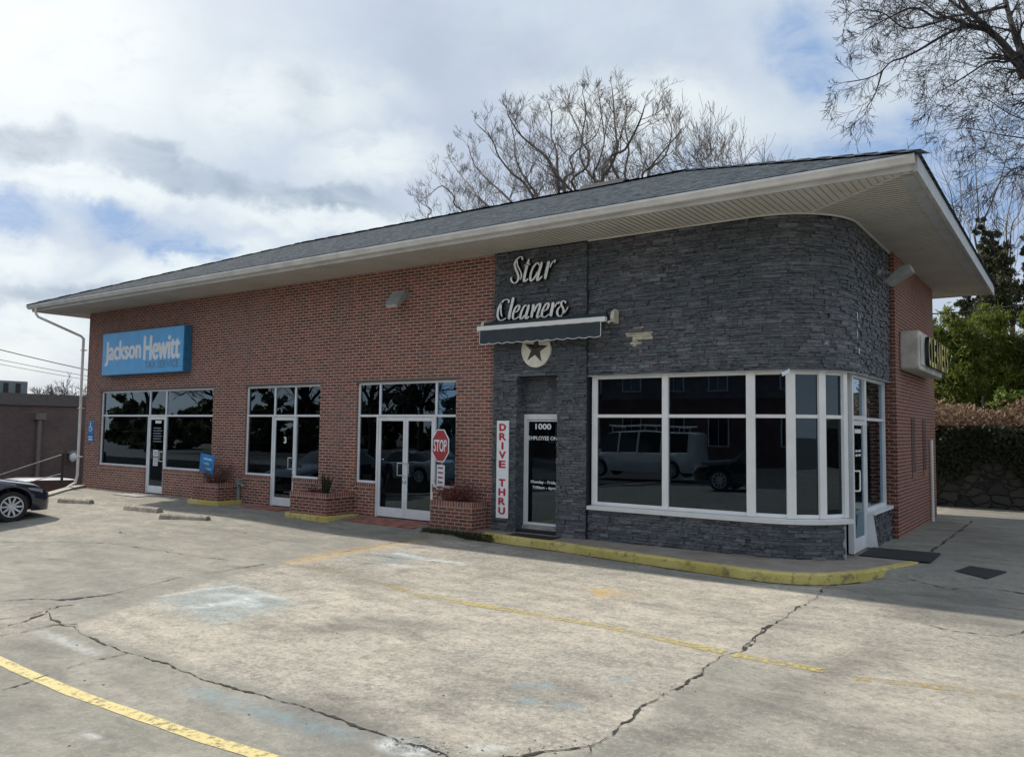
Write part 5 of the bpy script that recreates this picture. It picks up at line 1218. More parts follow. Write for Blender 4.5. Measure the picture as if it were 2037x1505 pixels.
# ============================================================ VEHICLES
def lerp_tab(tab, x):
    for (a, va), (b_, vb) in zip(tab[:-1], tab[1:]):
        if x <= b_: q = (x-a)/(b_-a) if b_ > a else 0; return va+(vb-va)*q
    return tab[-1][1]
def car(name, loc, rz, paint, label, cat, spec):
    """x forward; spec holds side profile tables"""
    T = thing(name, loc, label, cat, rz=rz)
    L_, Wd = spec['L'], spec['W']; hw = Wd/2; x0 = -L_/2
    wx = spec['wheels']; wr = spec['wr']; arch = wr+.06
    xs = sorted(set([x0+L_*i/60 for i in range(61)]+[w_+arch*sin(a) for w_ in wx for a in (-1.57, -1.2, -.8, -.4, 0, .4, .8, 1.2, 1.57)]))
    def low(x):
        z = spec['low']
        for w_ in wx:
            if abs(x-w_) < arch: z = max(z, wr+sqrt(max(0, arch**2-(x-w_)**2)))
        return z
    def endw(x):
        q = min(1, (L_/2-abs(x))/spec.get('round', .45)); return .80+.20*sqrt(max(0, 1-(1-max(0, q))**2))
    rows = []
    for x in xs:
        lz = low(x); bz = lerp_tab(spec['belt'], x); tz = lerp_tab(spec['top'], x); e_ = endw(x)
        lz = min(lz, bz-.03) 
        gh = tz > bz+.08
        tuck = spec.get('tuck', .70)
        sect = [(hw*.93*e_, lz), (hw*.995*e_, lz+(bz-lz)*.3), (hw*e_, lz+(bz-lz)*.62), (hw*.955*e_, bz-.02), (hw*.93*e_, bz)]
        if gh: sect += [(hw*(tuck+(.93-tuck)*.45)*e_, bz+(tz-bz)*.55), (hw*tuck*e_, tz-.035), (hw*tuck*.86*e_, tz), (0, tz+.02)]
        else: sect += [(hw*.86*e_, bz+(tz-bz)*.6+.005), (hw*.75*e_, max(tz, bz)+.012), (hw*.5*e_, max(tz, bz)+.028), (0, max(tz, bz)+.036)]
        rows.append(sect)
    bm_ = MB(); gl = MB(); n = len(rows[0])
    for side in (1, -1):
        vs = [(x, side*y, z) for x, s_ in zip(xs, rows) for y, z in s_]
        fb, fg = [], []
        for i in range(len(xs)-1):
            xm = (xs[i]+xs[i+1])/2
            for j in range(n-1):
                f = (i*n+j, (i+1)*n+j, (i+1)*n+j+1, i*n+j+1)
                if side < 0: f = f[::-1]
                isg = j in (4, 5) and any(a < xm < b_ for a, b_ in spec['side_glass'])
                isg = isg or (j in (6, 7, 5, 4) and any(a < xm < b_ for a, b_ in spec['screen']) )
                (fg if isg else fb).append(f)
        bm_.add(vs, fb); gl.add(vs, fg)
    # ends
    for i, sg_ in ((0, -1), (len(xs)-1, 1)):
        s_ = rows[i]; ring = [(xs[i], y, z) for y, z in s_]+[(xs[i], -y, z) for y, z in s_[::-1][1:]]
        bm_.add(ring, [tuple(range(len(ring)))])
    def clean(o):
        b2 = bmesh.new(); b2.from_mesh(o.data); bmesh.ops.remove_doubles(b2, verts=b2.verts, dist=.0005)
        bmesh.ops.delete(b2, geom=[v for v in b2.verts if not v.link_faces], context='VERTS'); bmesh.ops.recalc_face_normals(b2, faces=b2.faces)
        b2.to_mesh(o.data); b2.free(); o.data.polygons.foreach_set('use_smooth', [True]*len(o.data.polygons))
        es_ = o.modifiers.new('e', 'EDGE_SPLIT'); es_.split_angle = radians(38)
    bo = bm_.build('body', paint, T, local=True); clean(bo)
    go = gl.build('windows', M['carglass'], T, local=True); clean(go)
    if 'pillars' in spec:
        pm = MB()
        for xp in spec['pillars']:
            bz = lerp_tab(spec['belt'], xp); tz = lerp_tab(spec['top'], xp); tu = spec.get('tuck', .7)
            for s_ in (1, -1): pm.tube([(xp, s_*hw*.935, bz), (xp-.02, s_*hw*(tu+(.93-tu)*.45)*1.005, bz+(tz-bz)*.55), (xp-.05, s_*hw*tu*1.01, tz-.03)], .055 if spec.get('van') else .028, 4)
        pm.build('pillars', paint if spec.get('van') else M['iron'], T, local=True)
    ub = MB(); ub.box(x0+.35, -x0-.35, -hw*.82, hw*.82, spec['low']+.02, spec['low']+.35); ub.build('underbody', M['iron'], T, local=True)
    for w_ in wx:
        for s_ in (1, -1):
            wb = MB(); yo, yi = s_*hw*.985, s_*(hw*.985-.22); wb.tube([(w_, yi, wr), (w_, yi+s_*.03, wr), (w_, yo-s_*.03, wr), (w_, yo-s_*.004, wr), (w_, yo, wr), (w_, yo-s_*.04+s_*.0401, wr)], [wr*.92, wr, wr, wr*.95, wr*.74, wr*.70], 28, cap=False); wo_ = wb.build('wheel', M['tyre'], T, local=True)
            rb = MB(); rr = wr*.70
            rb.tube([(w_, yo-s_*.10, wr), (w_, yo+s_*.004, wr), (w_, yo+s_*.006, wr)], [rr*.92, rr, rr*.9], 28, cap=False)
            for a in range(10):
                an = a*2*pi/10
                ax_, az_ = cos(an), sin(an); px_, pz_ = -az_, ax_
                vs = []
                for (rr_, ww, yy) in ((.05, .022, -.03), (rr*.93, .017, .0)):
                    vs += [(w_+ax_*rr_+px_*ww, yo+s_*yy, wr+az_*rr_+pz_*ww), (w_+ax_*rr_-px_*ww, yo+s_*yy, wr+az_*rr_-pz_*ww)]
                vs += [(v[0], v[1]-s_*.03, v[2]) for v in vs]
                rb.add(vs, [(0, 1, 3, 2), (0, 2, 6, 4), (1, 5, 7, 3)])
            rb.tube([(w_, yo-s_*.05, wr), (w_, yo-s_*.01, wr)], .055, 12)
            rb.build('rim', M['chrome'], wo_, local=True)
            hb = MB(); hb.tube([(w_, yo-s_*.09, wr), (w_, yo-s_*.085, wr)], rr*.95, 20); hb.build('wheel_disc', M['iron'], wo_, local=True)
    fl = spec.get('lights')
    if fl:
        xl, zl, ln, hh = fl
        for s_ in (1, -1):
            lm = MB(); pts = []
            # wraps the front corner, following the body
            for i in range(7):
                x = xl-ln*(1-i/6); e_ = endw(x); pts.append((x, e_, lerp_tab(spec['belt'], x)))
            vs = []
            for i, (x, e_, bz) in enumerate(pts):
                h_ = hh*(.25+.75*(i/6)**.7); y = s_*(hw*.992*e_+.004); zl_ = min(zl, bz-.09); vs += [(x, y, zl_-h_/2+.02), (x, y-s_*.014, zl_+h_/2+.02)]
            lm.add(vs, [(2*i, 2*i+2, 2*i+3, 2*i+1) for i in range(6)]); lm.build('headlight', M['headlamp'], T, local=True)
    sm_ = MB()
    for s_ in (1, -1):
        xm = spec['mirror']; bz = lerp_tab(spec['belt'], xm); sm_.ball((xm, s_*(hw+.08), bz+.08), .1, sc=(.7, 1, .7))
    sm_.build('mirrors', paint, T, local=True, smooth=True)
    return T
SEDAN = dict(L=4.8, W=1.84, low=.22, wr=.335, wheels=(-1.42, 1.60), belt=[(-2.4, .88), (-2.2, .98), (-1.2, .99), (.9, .93), (1.6, .86), (2.2, .74), (2.4, .60)],
    top=[(-2.4, .90), (-2.2, 1.02), (-1.75, 1.05), (-.95, 1.38), (-.1, 1.45), (.35, 1.40), (1.1, .97), (2.1, .80), (2.4, .62)], side_glass=[(-1.35, .75)], screen=[(-1.7, -.95), (.36, 1.1)],
    pillars=(-.35,), lights=(2.22, .70, .42, .085), mirror=.75)
VAN = dict(L=5.6, W=1.95, low=.28, wr=.36, wheels=(-1.75, 1.75), belt=[(-2.8, 1.15), (1.5, 1.12), (2.5, 1.0), (2.8, .75)], van=True,
    top=[(-2.8, 1.95), (-2.6, 2.05), (1.0, 2.05), (1.35, 1.95), (2.0, 1.25), (2.7, 1.05), (2.8, .8)], side_glass=[(-2.5, 1.55)], screen=[(1.36, 2.0)], pillars=(-1.3, -.2, .75), tuck=.84, round=.25, mirror=1.6, lights=(2.76, .8, .3, .16))
SUV = dict(L=4.8, W=1.95, low=.32, wr=.39, wheels=(-1.4, 1.45), belt=[(-2.4, 1.1), (1.2, 1.05), (2.2, .95), (2.4, .75)],
    top=[(-2.4, 1.15), (-2.3, 1.4), (-2.0, 1.68), (-1, 1.75), (.3, 1.70), (1.05, 1.12), (2.2, 1.0), (2.4, .78)], side_glass=[(-2.0, .7)], screen=[(-2.35, -2.05), (.35, 1.05)], pillars=(-1.2, -.2), tuck=.78, lights=(2.34, .85, .5, .16), mirror=.7)
SUV['screen'] = [(-2.35, -2.05), (.35, 1.05)]
# visible: navy sedan nose at the left edge
wheel = un(22, 1040, 2, -.30); hd = radians(84)
dv = Vector((cos(hd), sin(hd))); rgt = Vector((dv.y, -dv.x))
# its right-hand front wheel stands at 'wheel'
cpos = Vector((wheel[0], wheel[1]))-dv*1.60-rgt*.90
car('sedan', (cpos.x, cpos.y, float(gz(wheel[0], wheel[1]))+.0), hd, M['paint_navy'], 'dark navy sedan nose first by the parking stops', 'car', SEDAN)
car('hatchback', (-5.0, 1.6, -1.75), radians(95), M['paint_white'], 'white car on the lower lot beyond the concrete edge, mostly hidden', 'car', SUV)
# across the road behind the camera (seen in the glass)
car('van', (9.0, -20.5, -.15), radians(180), M['paint_white'], 'white passenger van with roof rack parked across the lot', 'van', VAN)
car('suv', (16.4, -15.2, -.15), radians(178), M['paint_black'], 'black sport utility vehicle parked behind the viewer', 'car', SUV)
car('sedan', (-1.0, -15.5, -.6), radians(172), M['paint_silver'], 'silver sedan parked across the lot opposite the double doors', 'car', SEDAN)
rk = thing('roof_rack', (9.0, -20.5, 1.95), 'white roof rack with a ladder on the van', 'rack'); mb = MB()
for y in (-21.0, -20.75, -20.25, -20.0): mb.tube([(7.6, y, 2.15), (11.4, y, 2.15)], .03, 5)
for x in (7.8, 8.6, 9.4, 10.2, 11.0): mb.tube([(x, -21.1, 2.12), (x, -19.9, 2.12)], .025, 5)
for x in (7.8, 9.4, 11.0):
    for y in (-21.1, -19.9): mb.tube([(x, y, 1.85), (x, y, 2.14)], .02, 5)
mb.build('rack_frame', M['letter'], rk)
# ============================================================ BACKGROUND
# brown brick neighbour on the left
nb = thing('neighbor_building', (-14, 8, -1.75), 'low brown brick building with a dark cap beyond the drop on the left', 'building')
mb = MB(); mb.box(-30, -14, -2.5, 26, -1.8, 2.75); mb.build('wall', M['brownbrick'], nb)
mb = MB(); mb.box(-30.1, -13.9, -2.6, 26.1, 2.75, 3.28); mb.build('roof_band', simple('brown_metal_band', (.11, .10, .10), .7), nb)
pd = un(78, 842, 0, -13.9); mb = MB(); mb.tube([(-13.86, pd[1], -1.7), (-13.86, pd[1], 2.3)], .10, 8); mb.box(-14, -13.72, pd[1]-.22, pd[1]+.22, 2.1, 2.4); mb.build('downspout', simple('brown_pipe', (.17, .145, .14), .6), nb)
pl_ = un(141, 905, 0, -9); 
fl_ = thing('wall_lamp', (-13.9, float(un(141, 908, 0, -13.9)[1]), .2), 'white wall lamp on the brown neighbour building', 'light'); yy = float(un(141, 908, 0, -13.9)[1]); zc = float(un(141, 908, 0, -13.9)[2])
mb = MB(); mb.ball((-13.7, yy, zc), .2, sc=(.8, .8, 1.3)); mb.build('lamp_head', M['letter'], fl_, smooth=True); mb = MB(); mb.box(-14, -13.6, yy-.15, yy+.25, zc+.15, zc+.28); mb.build('hood', M['galv'], fl_)
hv = thing('rooftop_unit', (-19, 2, 3.28), 'grey green air conditioning unit on the neighbour roof', 'air conditioner'); mb = MB(); p0 = un(55, 784, 0, -17)
mb.box(-20, -17, float(p0[1])-3.4, float(p0[1]), 3.28, 3.98); mb.build('cabinet', M['hvac'], hv, bevel=.05)
mb = MB(); y_ = float(p0[1])
for i in range(6): mb = MB(); mb.box(-17.0, -16.96, y_-3.3+i*.55, y_-3.1+i*.55, 3.4, 3.86); mb.build('grille', M['iron'], hv)
# cable fence at the drop
cf = thing('cable_fence', (0.3, -.6, 0), 'two rail metal fence with a black post at the left corner of the building', 'fence')
pp = un(149, 968, 2, -.02); mb = MB(); px_, py_ = .05, -.55
mb.tube([(px_, py_, -.4), (px_+.0, py_, 1.05)], .04, 8); mb.build('post', M['iron'], cf)
for (za, (uu, vv)) in ((1.0, (0, 944)), (.42, (60, 958))):
    q = un(uu, vv, 0, -3.5); mb = MB(); e_ = Vector((float(q[0]), float(q[1]), float(q[2]))); a = Vector((px_, py_, za)); mb.tube([a, e_, e_+(e_-a)*.5], .012, 6); mb.build('rail', M['galv'], cf)
e2 = Vector(map(float, un(0, 944, 0, -3.5))); mb = MB(); ee = e2+(e2-Vector((px_, py_, 1.0)))*.5; mb.tube([(ee.x, ee.y, -1.8), (ee.x, ee.y, ee.z+.1)], .04, 8); mb.build('post', M['iron'], cf)
# black corner pipe bracket and hose by the downspout
# opposite side of the street (reflected): dark brick block with windows
ob = thing('opposite_building', (0, -42, 0), 'two storey dark brick block across the street', 'building')
mb = MB(); mb.box(-14, 34, -52, -40, -2, 8.5); mb.build('wall', M['darkbrick'], ob)
mb = MB(); mb.box(-14.3, 34.3, -52.3, -39.7, 8.5, 9.0); mb.build('cornice', M['concrete'], ob)
for i in range(14):
    for z in (1.0, 4.8):
        mb = MB(); x = -12+i*3.3; mb.box(x-.08, x+1.38, -40.0, -39.93, z-.08, z+1.98); f_ = mb.build('window', M['white'], ob)
        mb = MB(); mb.box(x, x+.62, -39.93, -39.90, z, z+1.9); mb.box(x+.68, x+1.3, -39.93, -39.90, z, z+1.9); mb.build('pane', M['carglass'], f_)
yb = thing('yellow_building', (45, -30, 0), 'low pale building with a yellow sign band across the street', 'building')
mb = MB(); mb.box(36, 52, -44, -30, -1, 4.5); mb.build('wall', simple('pale_stucco', (.30, .30, .27), .9), yb)
mb = MB(); mb.box(35.9, 52.1, -29.98, -29.9, 3.0, 4.2); mb.box(35.9, 35.98, -44, -29.98, 3.0, 4.2); mb.build('sign_band', simple('yellow_band', (.42, .36, .12), .7), yb)

# utility wires
def wire(name, a, b_, r_, label, sag=.2):
    mb = MB(); a = Vector(map(float, a)); b_ = Vector(map(float, b_)); pts = []
    for i in range(17): q = i/16; p = a.lerp(b_, q); p.z -= sag*4*q*(1-q); pts.append(p)
    mb.tube(pts, r_, 5); o = mb.build(name, M['wire'], loc=tuple(a)); tag(o, label, 'wire')
wire('utility_wire', un(-120, 664, 0, -9), un(300, 760, 0, -9.2), .018, 'thick black utility wire falling behind the left corner', .1)
wire('utility_wire', un(-120, 690, 0, -20), un(300, 768, 0, -20), .014, 'thin wire just below the thick one at the left edge', .1)
wire('utility_wire', un(-120, 700, 0, -26), un(300, 775, 0, -26), .014, 'lowest thin wire at the left edge', .1)
wire('utility_wire', un(1700, 622, 1, 14), un(2150, 583, 1, 14), .02, 'black utility wire in front of the evergreens on the right', .25)

# ---- bare trees
def noise_vec(rnd, s_): return Vector((rnd.gauss(0, s_), rnd.gauss(0, s_), rnd.gauss(0, s_)))
def grow(mb, rnd, p, d, L_, r_, lvl, maxl, up_=0.05, wob=.14, spread=.75, rmin=.006, kids=(3, 5)):
    n = 5 if lvl < maxl else 4; pts = [p.copy()]; rads = [r_]; dd = d.normalized(); cur = p.copy()
    nodes = []
    for i in range(n):
        dd = (dd+noise_vec(rnd, wob)+Vector((0, 0, up_))).normalized(); cur = cur+dd*L_/n
        pts.append(cur.copy()); rr = max(rmin, r_*(1-.72*(i+1)/n)); rads.append(rr); nodes.append((cur.copy(), dd.copy(), rr))
    mb.tube(pts, rads, 6 if r_ > .06 else (4 if r_ > .02 else 3), cap=False)
    if lvl < maxl:
        k_ = rnd.randint(*kids)
        for _ in range(k_):
            q, qd, qr = nodes[rnd.randint(1 if lvl else 0, n-1)]
            sd = noise_vec(rnd, 1); sd = (sd-qd*sd.dot(qd)).normalized()
            nd = (qd+sd*spread*rnd.uniform(.55, 1.15)).normalized()
            grow(mb, rnd, q, nd, L_*rnd.uniform(.55, .85), max(rmin, qr*.8), lvl+1, maxl, up_, wob*1.05, spread, rmin, kids)
def limb(mb, rnd, pts, r0_, r1_, levels, every, L_, up_=.06, rmin=.006, kids=(3, 5), spread=.8, flat=1.0):
    pts = [Vector(p) for p in pts]
    n = len(pts); sm = []
    for i in range(n-1):
        p0, p1, p2, p3 = pts[max(0, i-1)], pts[i], pts[i+1], pts[min(n-1, i+2)]
        for j in range(4):
            q = j/4; sm.append(0.5*((2*p1)+(p2-p0)*q+(2*p0-5*p1+4*p2-p3)*q*q+(-p0+3*p1-3*p2+p3)*q**3))
    sm.append(pts[-1]); N = len(sm)
    mb.tube(sm, [r0_+(r1_-r0_)*(i/(N-1))**.8 for i in range(N)], 8 if r0_ > .08 else 6, cap=False)
    acc_ = 0
    for i in range(2, N):
        acc_ += (sm[i]-sm[i-1]).length
        while acc_ > every:
            acc_ -= every; d = (sm[i]-sm[i-1]).normalized(); sd = noise_vec(rnd, 1); sd.y *= flat; sd = (sd-d*sd.dot(d)).normalized()
            q = i/N; rr = (r0_+(r1_-r0_)*q**.8)
            grow(mb, rnd, sm[i].copy(), (d*.8+sd).normalized(), L_*(1.15-.55*q)*rnd.uniform(.7, 1.15), max(rmin, rr*.5), 1, levels, up_, .08, spread, rmin, kids)
    d = (sm[-1]-sm[-2]).normalized(); grow(mb, rnd, sm[-1], d, L_*.4, r1_, 1, levels, up_, .14, spread, rmin, kids)
def tracked(pts, y0_, dy, scale, off):            # limb traced on a vertical plane, receding by dy
    out = []; n = len(pts)
    for i, (a, b_) in enumerate(pts): out.append(un(off[0]+a/scale, off[1]+b_/scale, 1, y0_+dy*i/(n-1)))
    return [Vector(map(float, p)) for p in out]
S8 = (2.91, (800, 150)); S7 = (2.352, (1500, 0))
def bare_tree(name, base, fork, limbs, label, mat, r_base, plane_y, sc, seedv, every, L_, levels=4, rmin=.010, up_=.06, kids=(3, 5), trunk_mid=None):
    rnd = random.Random(seedv); T = thing(name, base, label, 'tree')
    mb = MB(); b0 = Vector(base); f0 = Vector(fork)
    tp = [b0-Vector((0, 0, .3)), b0+(f0-b0)*.35+Vector((.1, 0, 0)), b0+(f0-b0)*.7-Vector((.08, 0, 0)), f0]
    mb.tube(tp, [r_base*1.25, r_base, r_base*.9, r_base*.6], 12); mb.build('trunk', mat, T)
    mb = MB()
    for (r0_, r1_, dy, pts, *link) in limbs:
        P0 = tracked(pts, plane_y, dy, sc[0], sc[1])
        if not link or link[0]: P0 = [f0-Vector((0, 0, .1))]+P0
        limb(mb, rnd, P0, r0_, r1_, levels, every, L_, up_, rmin, kids)
    mb.build('crown', mat, T)
    return T
bare_tree('bare_tree', (1.5, 24, 3.2), (2.6, 24, 11.2), [
    (.109, .03, -3, [(940, 670), (880, 560), (830, 470), (760, 410), (690, 350), (640, 280), (612, 225)]),
    (.088, .03, 2, [(900, 560), (890, 430), (862, 350), (866, 240), (850, 175)]),
    (.109, .03, 3, [(780, 700), (740, 640), (690, 560), (655, 470), (650, 380), (635, 300)]),
    (.095, .025, -2, [(740, 670), (640, 570), (560, 470), (520, 370), (450, 300)]),
    (.082, .02, 3, [(490, 750), (400, 650), (350, 590), (290, 510)]),
    (.068, .02, -2, [(350, 785), (300, 700), (230, 640), (160, 690)]),
    (.082, .02, 1, [(620, 720), (500, 610), (420, 520), (380, 400)]),
    (.068, .02, -1, [(200, 860), (170, 780), (110, 740)])],
    'huge bare winter tree behind the roof, its left half', M['bark_far'], .30, 24, S8, 11, .62, 1.3, levels=4, rmin=.0075, kids=(2, 4), up_=.10)
bare_tree('bare_tree', (7.5, 25, 3.2), (8.0, 25, 11.0), [
    (.116, .03, 2, [(1175, 660), (1210, 520), (1245, 430), (1232, 300), (1222, 150), (1215, 80)]),
    (.102, .03, -3, [(1215, 520), (1290, 430), (1350, 320), (1385, 240), (1400, 190)]),
    (.082, .03, 3, [(1300, 640), (1312, 430), (1290, 300), (1300, 180)]),
    (.082, .025, -2, [(1390, 620), (1440, 530), (1510, 440), (1590, 350)]),
    (.082, .02, 2, [(1420, 600), (1520, 470), (1560, 330), (1540, 250)]),
    (.088, .025, -2, [(1000, 660), (1070, 530), (1080, 450), (1040, 370), (1062, 230), (1052, 130)]),
    (.068, .025, 3, [(1060, 540), (1040, 370), (980, 230), (930, 135)]),
    (.082, .02, 1, [(960, 650), (990, 560), (970, 490), (1005, 440), (1120, 350), (1150, 250)]),
    (.068, .02, -1, [(1130, 640), (1140, 500), (1170, 380), (1150, 200), (1140, 120)])],
    'huge bare winter tree behind the roof, its right and taller half', M['bark_far'], .32, 25, S8, 12, .62, 1.22, levels=4, rmin=.0075, kids=(2, 4), up_=.10)
bare_tree('bare_tree', (16.2, 32, 3.5), (15.8, 32, 12.0), [
    (.048, .015, 0, [(1780, 560), (1790, 460), (1780, 390)]), (.041, .015, 1, [(1640, 590), (1620, 500), (1570, 440)]), (.041, .015, -1, [(1700, 570), (1700, 500), (1720, 420)]), (.034, .012, 1, [(1850, 540), (1860, 450), (1850, 420)])],
    'small pale bare tree peeping over the right part of the roof', M['bark_far'], .16, 32, S8, 13, .55, 1.9, levels=3, rmin=.010, up_=.12)
# near tree at the top right; trunk outside the frame
bare_tree('bare_tree', (27.0, 14.5, 2.5), (26.2, 13.0, 10.8), [
    (.136, .05, 0, [(1290, 360), (1240, 300), (1170, 210), (1110, 150), (1050, 95), (1000, 40), (930, -60)]),
    (.116, .06, 2, [(1290, 300), (1240, 220), (1210, 130), (1185, 40), (1160, -60)]),
    (.061, .015, -2, [(1150, 190), (1080, 140), (1000, 115), (900, 80), (850, 85), (780, 45), (720, 42), (620, 90), (540, 130)], False),
    (.054, .015, 1.5, [(1060, 130), (980, 125), (880, 170), (780, 230), (700, 270), (640, 290), (590, 340), (520, 370), (430, 385)], False),
    (.027, .01, 1, [(600, 330), (570, 430), (530, 500)], False),
    (.041, .012, -1, [(1260, 250), (1180, 290), (1100, 290), (1000, 350), (920, 400), (860, 430)], False),
    (.048, .012, 2, [(1180, 30), (1050, 60), (980, 70), (880, 75), (800, 20), (700, -20)], False),
    (.034, .01, -1, [(900, 90), (800, 120), (700, 130), (600, 60), (480, 50), (430, 100)], False),
    (.031, .010, 1, [(1340, 660), (1290, 650), (1180, 635), (1100, 620), (1000, 600), (930, 605)]),
    (.020, .010, 0, [(1340, 560), (1270, 560), (1190, 530), (1100, 470), (1040, 450)]),
    (.034, .012, -1, [(1340, 820), (1250, 780), (1180, 820), (1120, 900)]),
    (.054, .015, 1, [(1050, 95), (940, 20), (860, -40), (760, -60)], False)],
    'large bare tree reaching into the top right corner', M['bark_dark'], .26, 13, S7, 14, .34, .98, levels=4, rmin=.0055, up_=-.02, kids=(3, 4))
bare_tree('bare_tree', (23.6, 21, 3.2), (23.4, 21, 6.0), [
    (.048, .012, 0, [(1040, 1150), (1050, 1000), (1040, 850), (1035, 720)]), (.041, .012, 1, [(980, 1100), (970, 950), (960, 780)]), (.041, .012, -1, [(1080, 1100), (1110, 950), (1150, 850), (1180, 740)]),
    (.034, .012, 1, [(1180, 1100), (1200, 950), (1230, 820)]), (.034, .01, -1, [(960, 1050), (920, 900), (880, 800)]), (.034, .01, 0, [(1200, 1100), (1240, 1000), (1270, 900)])],
    'slender upright bare tree beside the dark conifer on the right', M['bark_far'], .12, 21, S7, 15, .8, 1.4, levels=3, rmin=.006, up_=.15, kids=(2, 3))
# far bare trees on the left above the neighbour roof
rnd = random.Random(77)
for (uu, vb, vt, lab) in ((98, 790, 748, 'small pale bare tree above the brown building, left one of two'), (140, 790, 735, 'bare tree above the brown building beside the downspout')):
    b0 = un(uu, vb, 0, -34); t0 = un(uu, vt, 0, -34); T = thing('bare_tree', (float(b0[0]), float(b0[1]), -1.75), lab, 'tree'); mb = MB(); hh = float(t0[2]); x, y = float(b0[0]), float(b0[1])
    mb.tube([(x, y, -1.75), (x, y, float(b0[2]))], [.2, .14], 8); mb.build('trunk', M['bark_far'], T); mb = MB()
    for i in range(9): a = rnd.random()*6.28; grow(mb, rnd, Vector((x, y, float(b0[2])-.8)), Vector((cos(a)*.75, sin(a)*.75, 1)), (hh-float(b0[2]))*.42+.25, .045, 0, 3, .05, .15, .7, .012, (2, 4))
    mb.build('crown', M['bark_far'], T)

# ---- evergreens, ivy wall on the right
def leaves(mb, rnd, c, rad, n, size, elong=2.0, droop=0.0):
    """leaf-sized faces over lumpy sub-clumps filling an ellipsoid"""
    c = Vector(c); clumps = []
    for i in range(max(8, n//70)):
        d = noise_vec(rnd, 1).normalized(); q = rnd.random()**.35*.95
        clumps.append((Vector((c.x+d.x*rad[0]*q, c.y+d.y*rad[1]*q, c.z+d.z*rad[2]*q)), rnd.uniform(.10, .26)*min(rad)))
    for i in range(n):
        cc, cr = clumps[rnd.randint(0, len(clumps)-1)]; p = cc+noise_vec(rnd, cr*.55*(1 if rnd.random() < .85 else 1.9))
        d = (noise_vec(rnd, 1)+(p-c)*(.5/max(rad))+Vector((0, 0, .5-droop))).normalized(); e_ = d.orthogonal().normalized(); ang = rnd.random()*6.28; e_ = e_*cos(ang)+d.cross(e_)*sin(ang)
        s_ = size*rnd.uniform(.6, 1.4); d = d*s_*elong*.5; e_ = e_*s_*.5
        mb.add([p-d, p+e_*.9, p+d, p-e_*.9], [(0, 1, 2, 3)])
def evergreen(name, base, crowns, n, size, mat, label, cat='tree', seedv=1, elong=2.0, trunk=.12):
    rnd = random.Random(seedv); T = thing(name, base, label, cat); mb = MB(); top = max(c[0][2] for c in crowns)
    mb.tube([Vector(base)-Vector((0, 0, .3)), (base[0]+.05, base[1], (base[2]+top)/2), (base[0], base[1], top)], [trunk, trunk*.7, trunk*.3], 8); mb.build('trunk', M['bark_dark'], T)
    mb = MB(); vol = sum(c[1][0]*c[1][1]*c[1][2] for c in crowns)
    for c_, r_ in crowns: leaves(mb, rnd, c_, r_, int(n*(r_[0]*r_[1]*r_[2])/vol), size, elong)
    mb.build('crown', mat, T)
def PB(u, v, y): return tuple(map(float, un(u, v, 1, y)))
def eg(u, vb, vt, y, wpx): # centre / radii from photo extents at depth y
    a, b_ = PB(u, vb, y), PB(u, vt, y); sc = abs(PB(u+10, vb, y)[0]-a[0])/10
    return a, b_, sc
for (u, vb, vt, y, wpx, nn, mt_, lab, sd_) in (
    (1895, 800, 612, 16.0, 72, 9000, 'evergreen', 'bright green bushy evergreen right behind the brick side wall', 21),
    (1985, 790, 600, 16.8, 70, 8000, 'evergreen', 'green bushy evergreen at the right edge above the ivy wall', 22),
    (2075, 790, 590, 16.5, 60, 6000, 'evergreen', 'green evergreen cut by the right edge of the photo', 23)):
    a, b_, sc = eg(u, vb, vt, y, wpx); hh = b_[2]-a[2]; rx = wpx*sc; cx_ = (a[0]+b_[0])/2
    evergreen('evergreen_bush', (cx_, y, hz(cx_, y)-.1), [((cx_, y-.2, a[2]+hh*.08), (rx*1.1, rx, hh*.35)), ((cx_, y, a[2]+hh*.35), (rx, rx, hh*.42)), ((cx_-.2*rx, y, a[2]+hh*.68), (rx*.7, rx*.7, hh*.34)), ((cx_+.35*rx, y-.2, a[2]+hh*.5), (rx*.6, rx*.6, hh*.4))], int(nn*3.2), .038, M[mt_], lab, 'bush', sd_, 4.5)
for (u, vb, vt, y, wpx, nn, lab, sd_) in ((1975, 640, 432, 20.5, 52, 9000, 'tall dark vine covered conifer behind the green bushes', 31), (2062, 640, 470, 21, 48, 6500, 'dark conifer at the right edge behind the green bushes', 32), (1925, 640, 560, 21, 30, 2500, 'low dark conifer left of the tall vine covered one', 33)):
    a, b_, sc = eg(u, vb, vt, y, wpx); hh = b_[2]-a[2]; rx = wpx*sc; cx_ = (a[0]+b_[0])/2
    evergreen('conifer', (cx_, y, hz(cx_, y)-.1), [((cx_+rx*.35*sin(i*2.3), y+rx*.2*cos(i*3), a[2]+hh*(.08+.155*i)), (rx*(1.05-.11*i+.12*sin(i*5)), rx*(1.0-.12*i), hh*.17)) for i in range(6)], int(nn*2.0), .055, M['conifer'], lab, 'tree', sd_, 2.6, trunk=.18)
a, b_, sc = eg(2010, 830, 772, 13.4, 40)
evergreen('shrub', (a[0], 13.4, hz(a[0], 13.4)-.1), [((a[0], 13.4, (a[2]+b_[2])/2), (.75, .6, .42))], 2200, .08, M['shrubleaf'], 'yellow green shrub on top of the ivy wall', 'shrub', 41, 1.6, trunk=.03)
rw = MB(); rw.box(14, 60, 12.25, 12.68, -.6, 2.05); o = rw.build('retaining_wall', M['rubble'], loc=(23, 12.4, -.5)); tag(o, 'dark rubble stone retaining wall draped with ivy behind the driveway', 'wall')
rnd = random.Random(50); mb = MB()
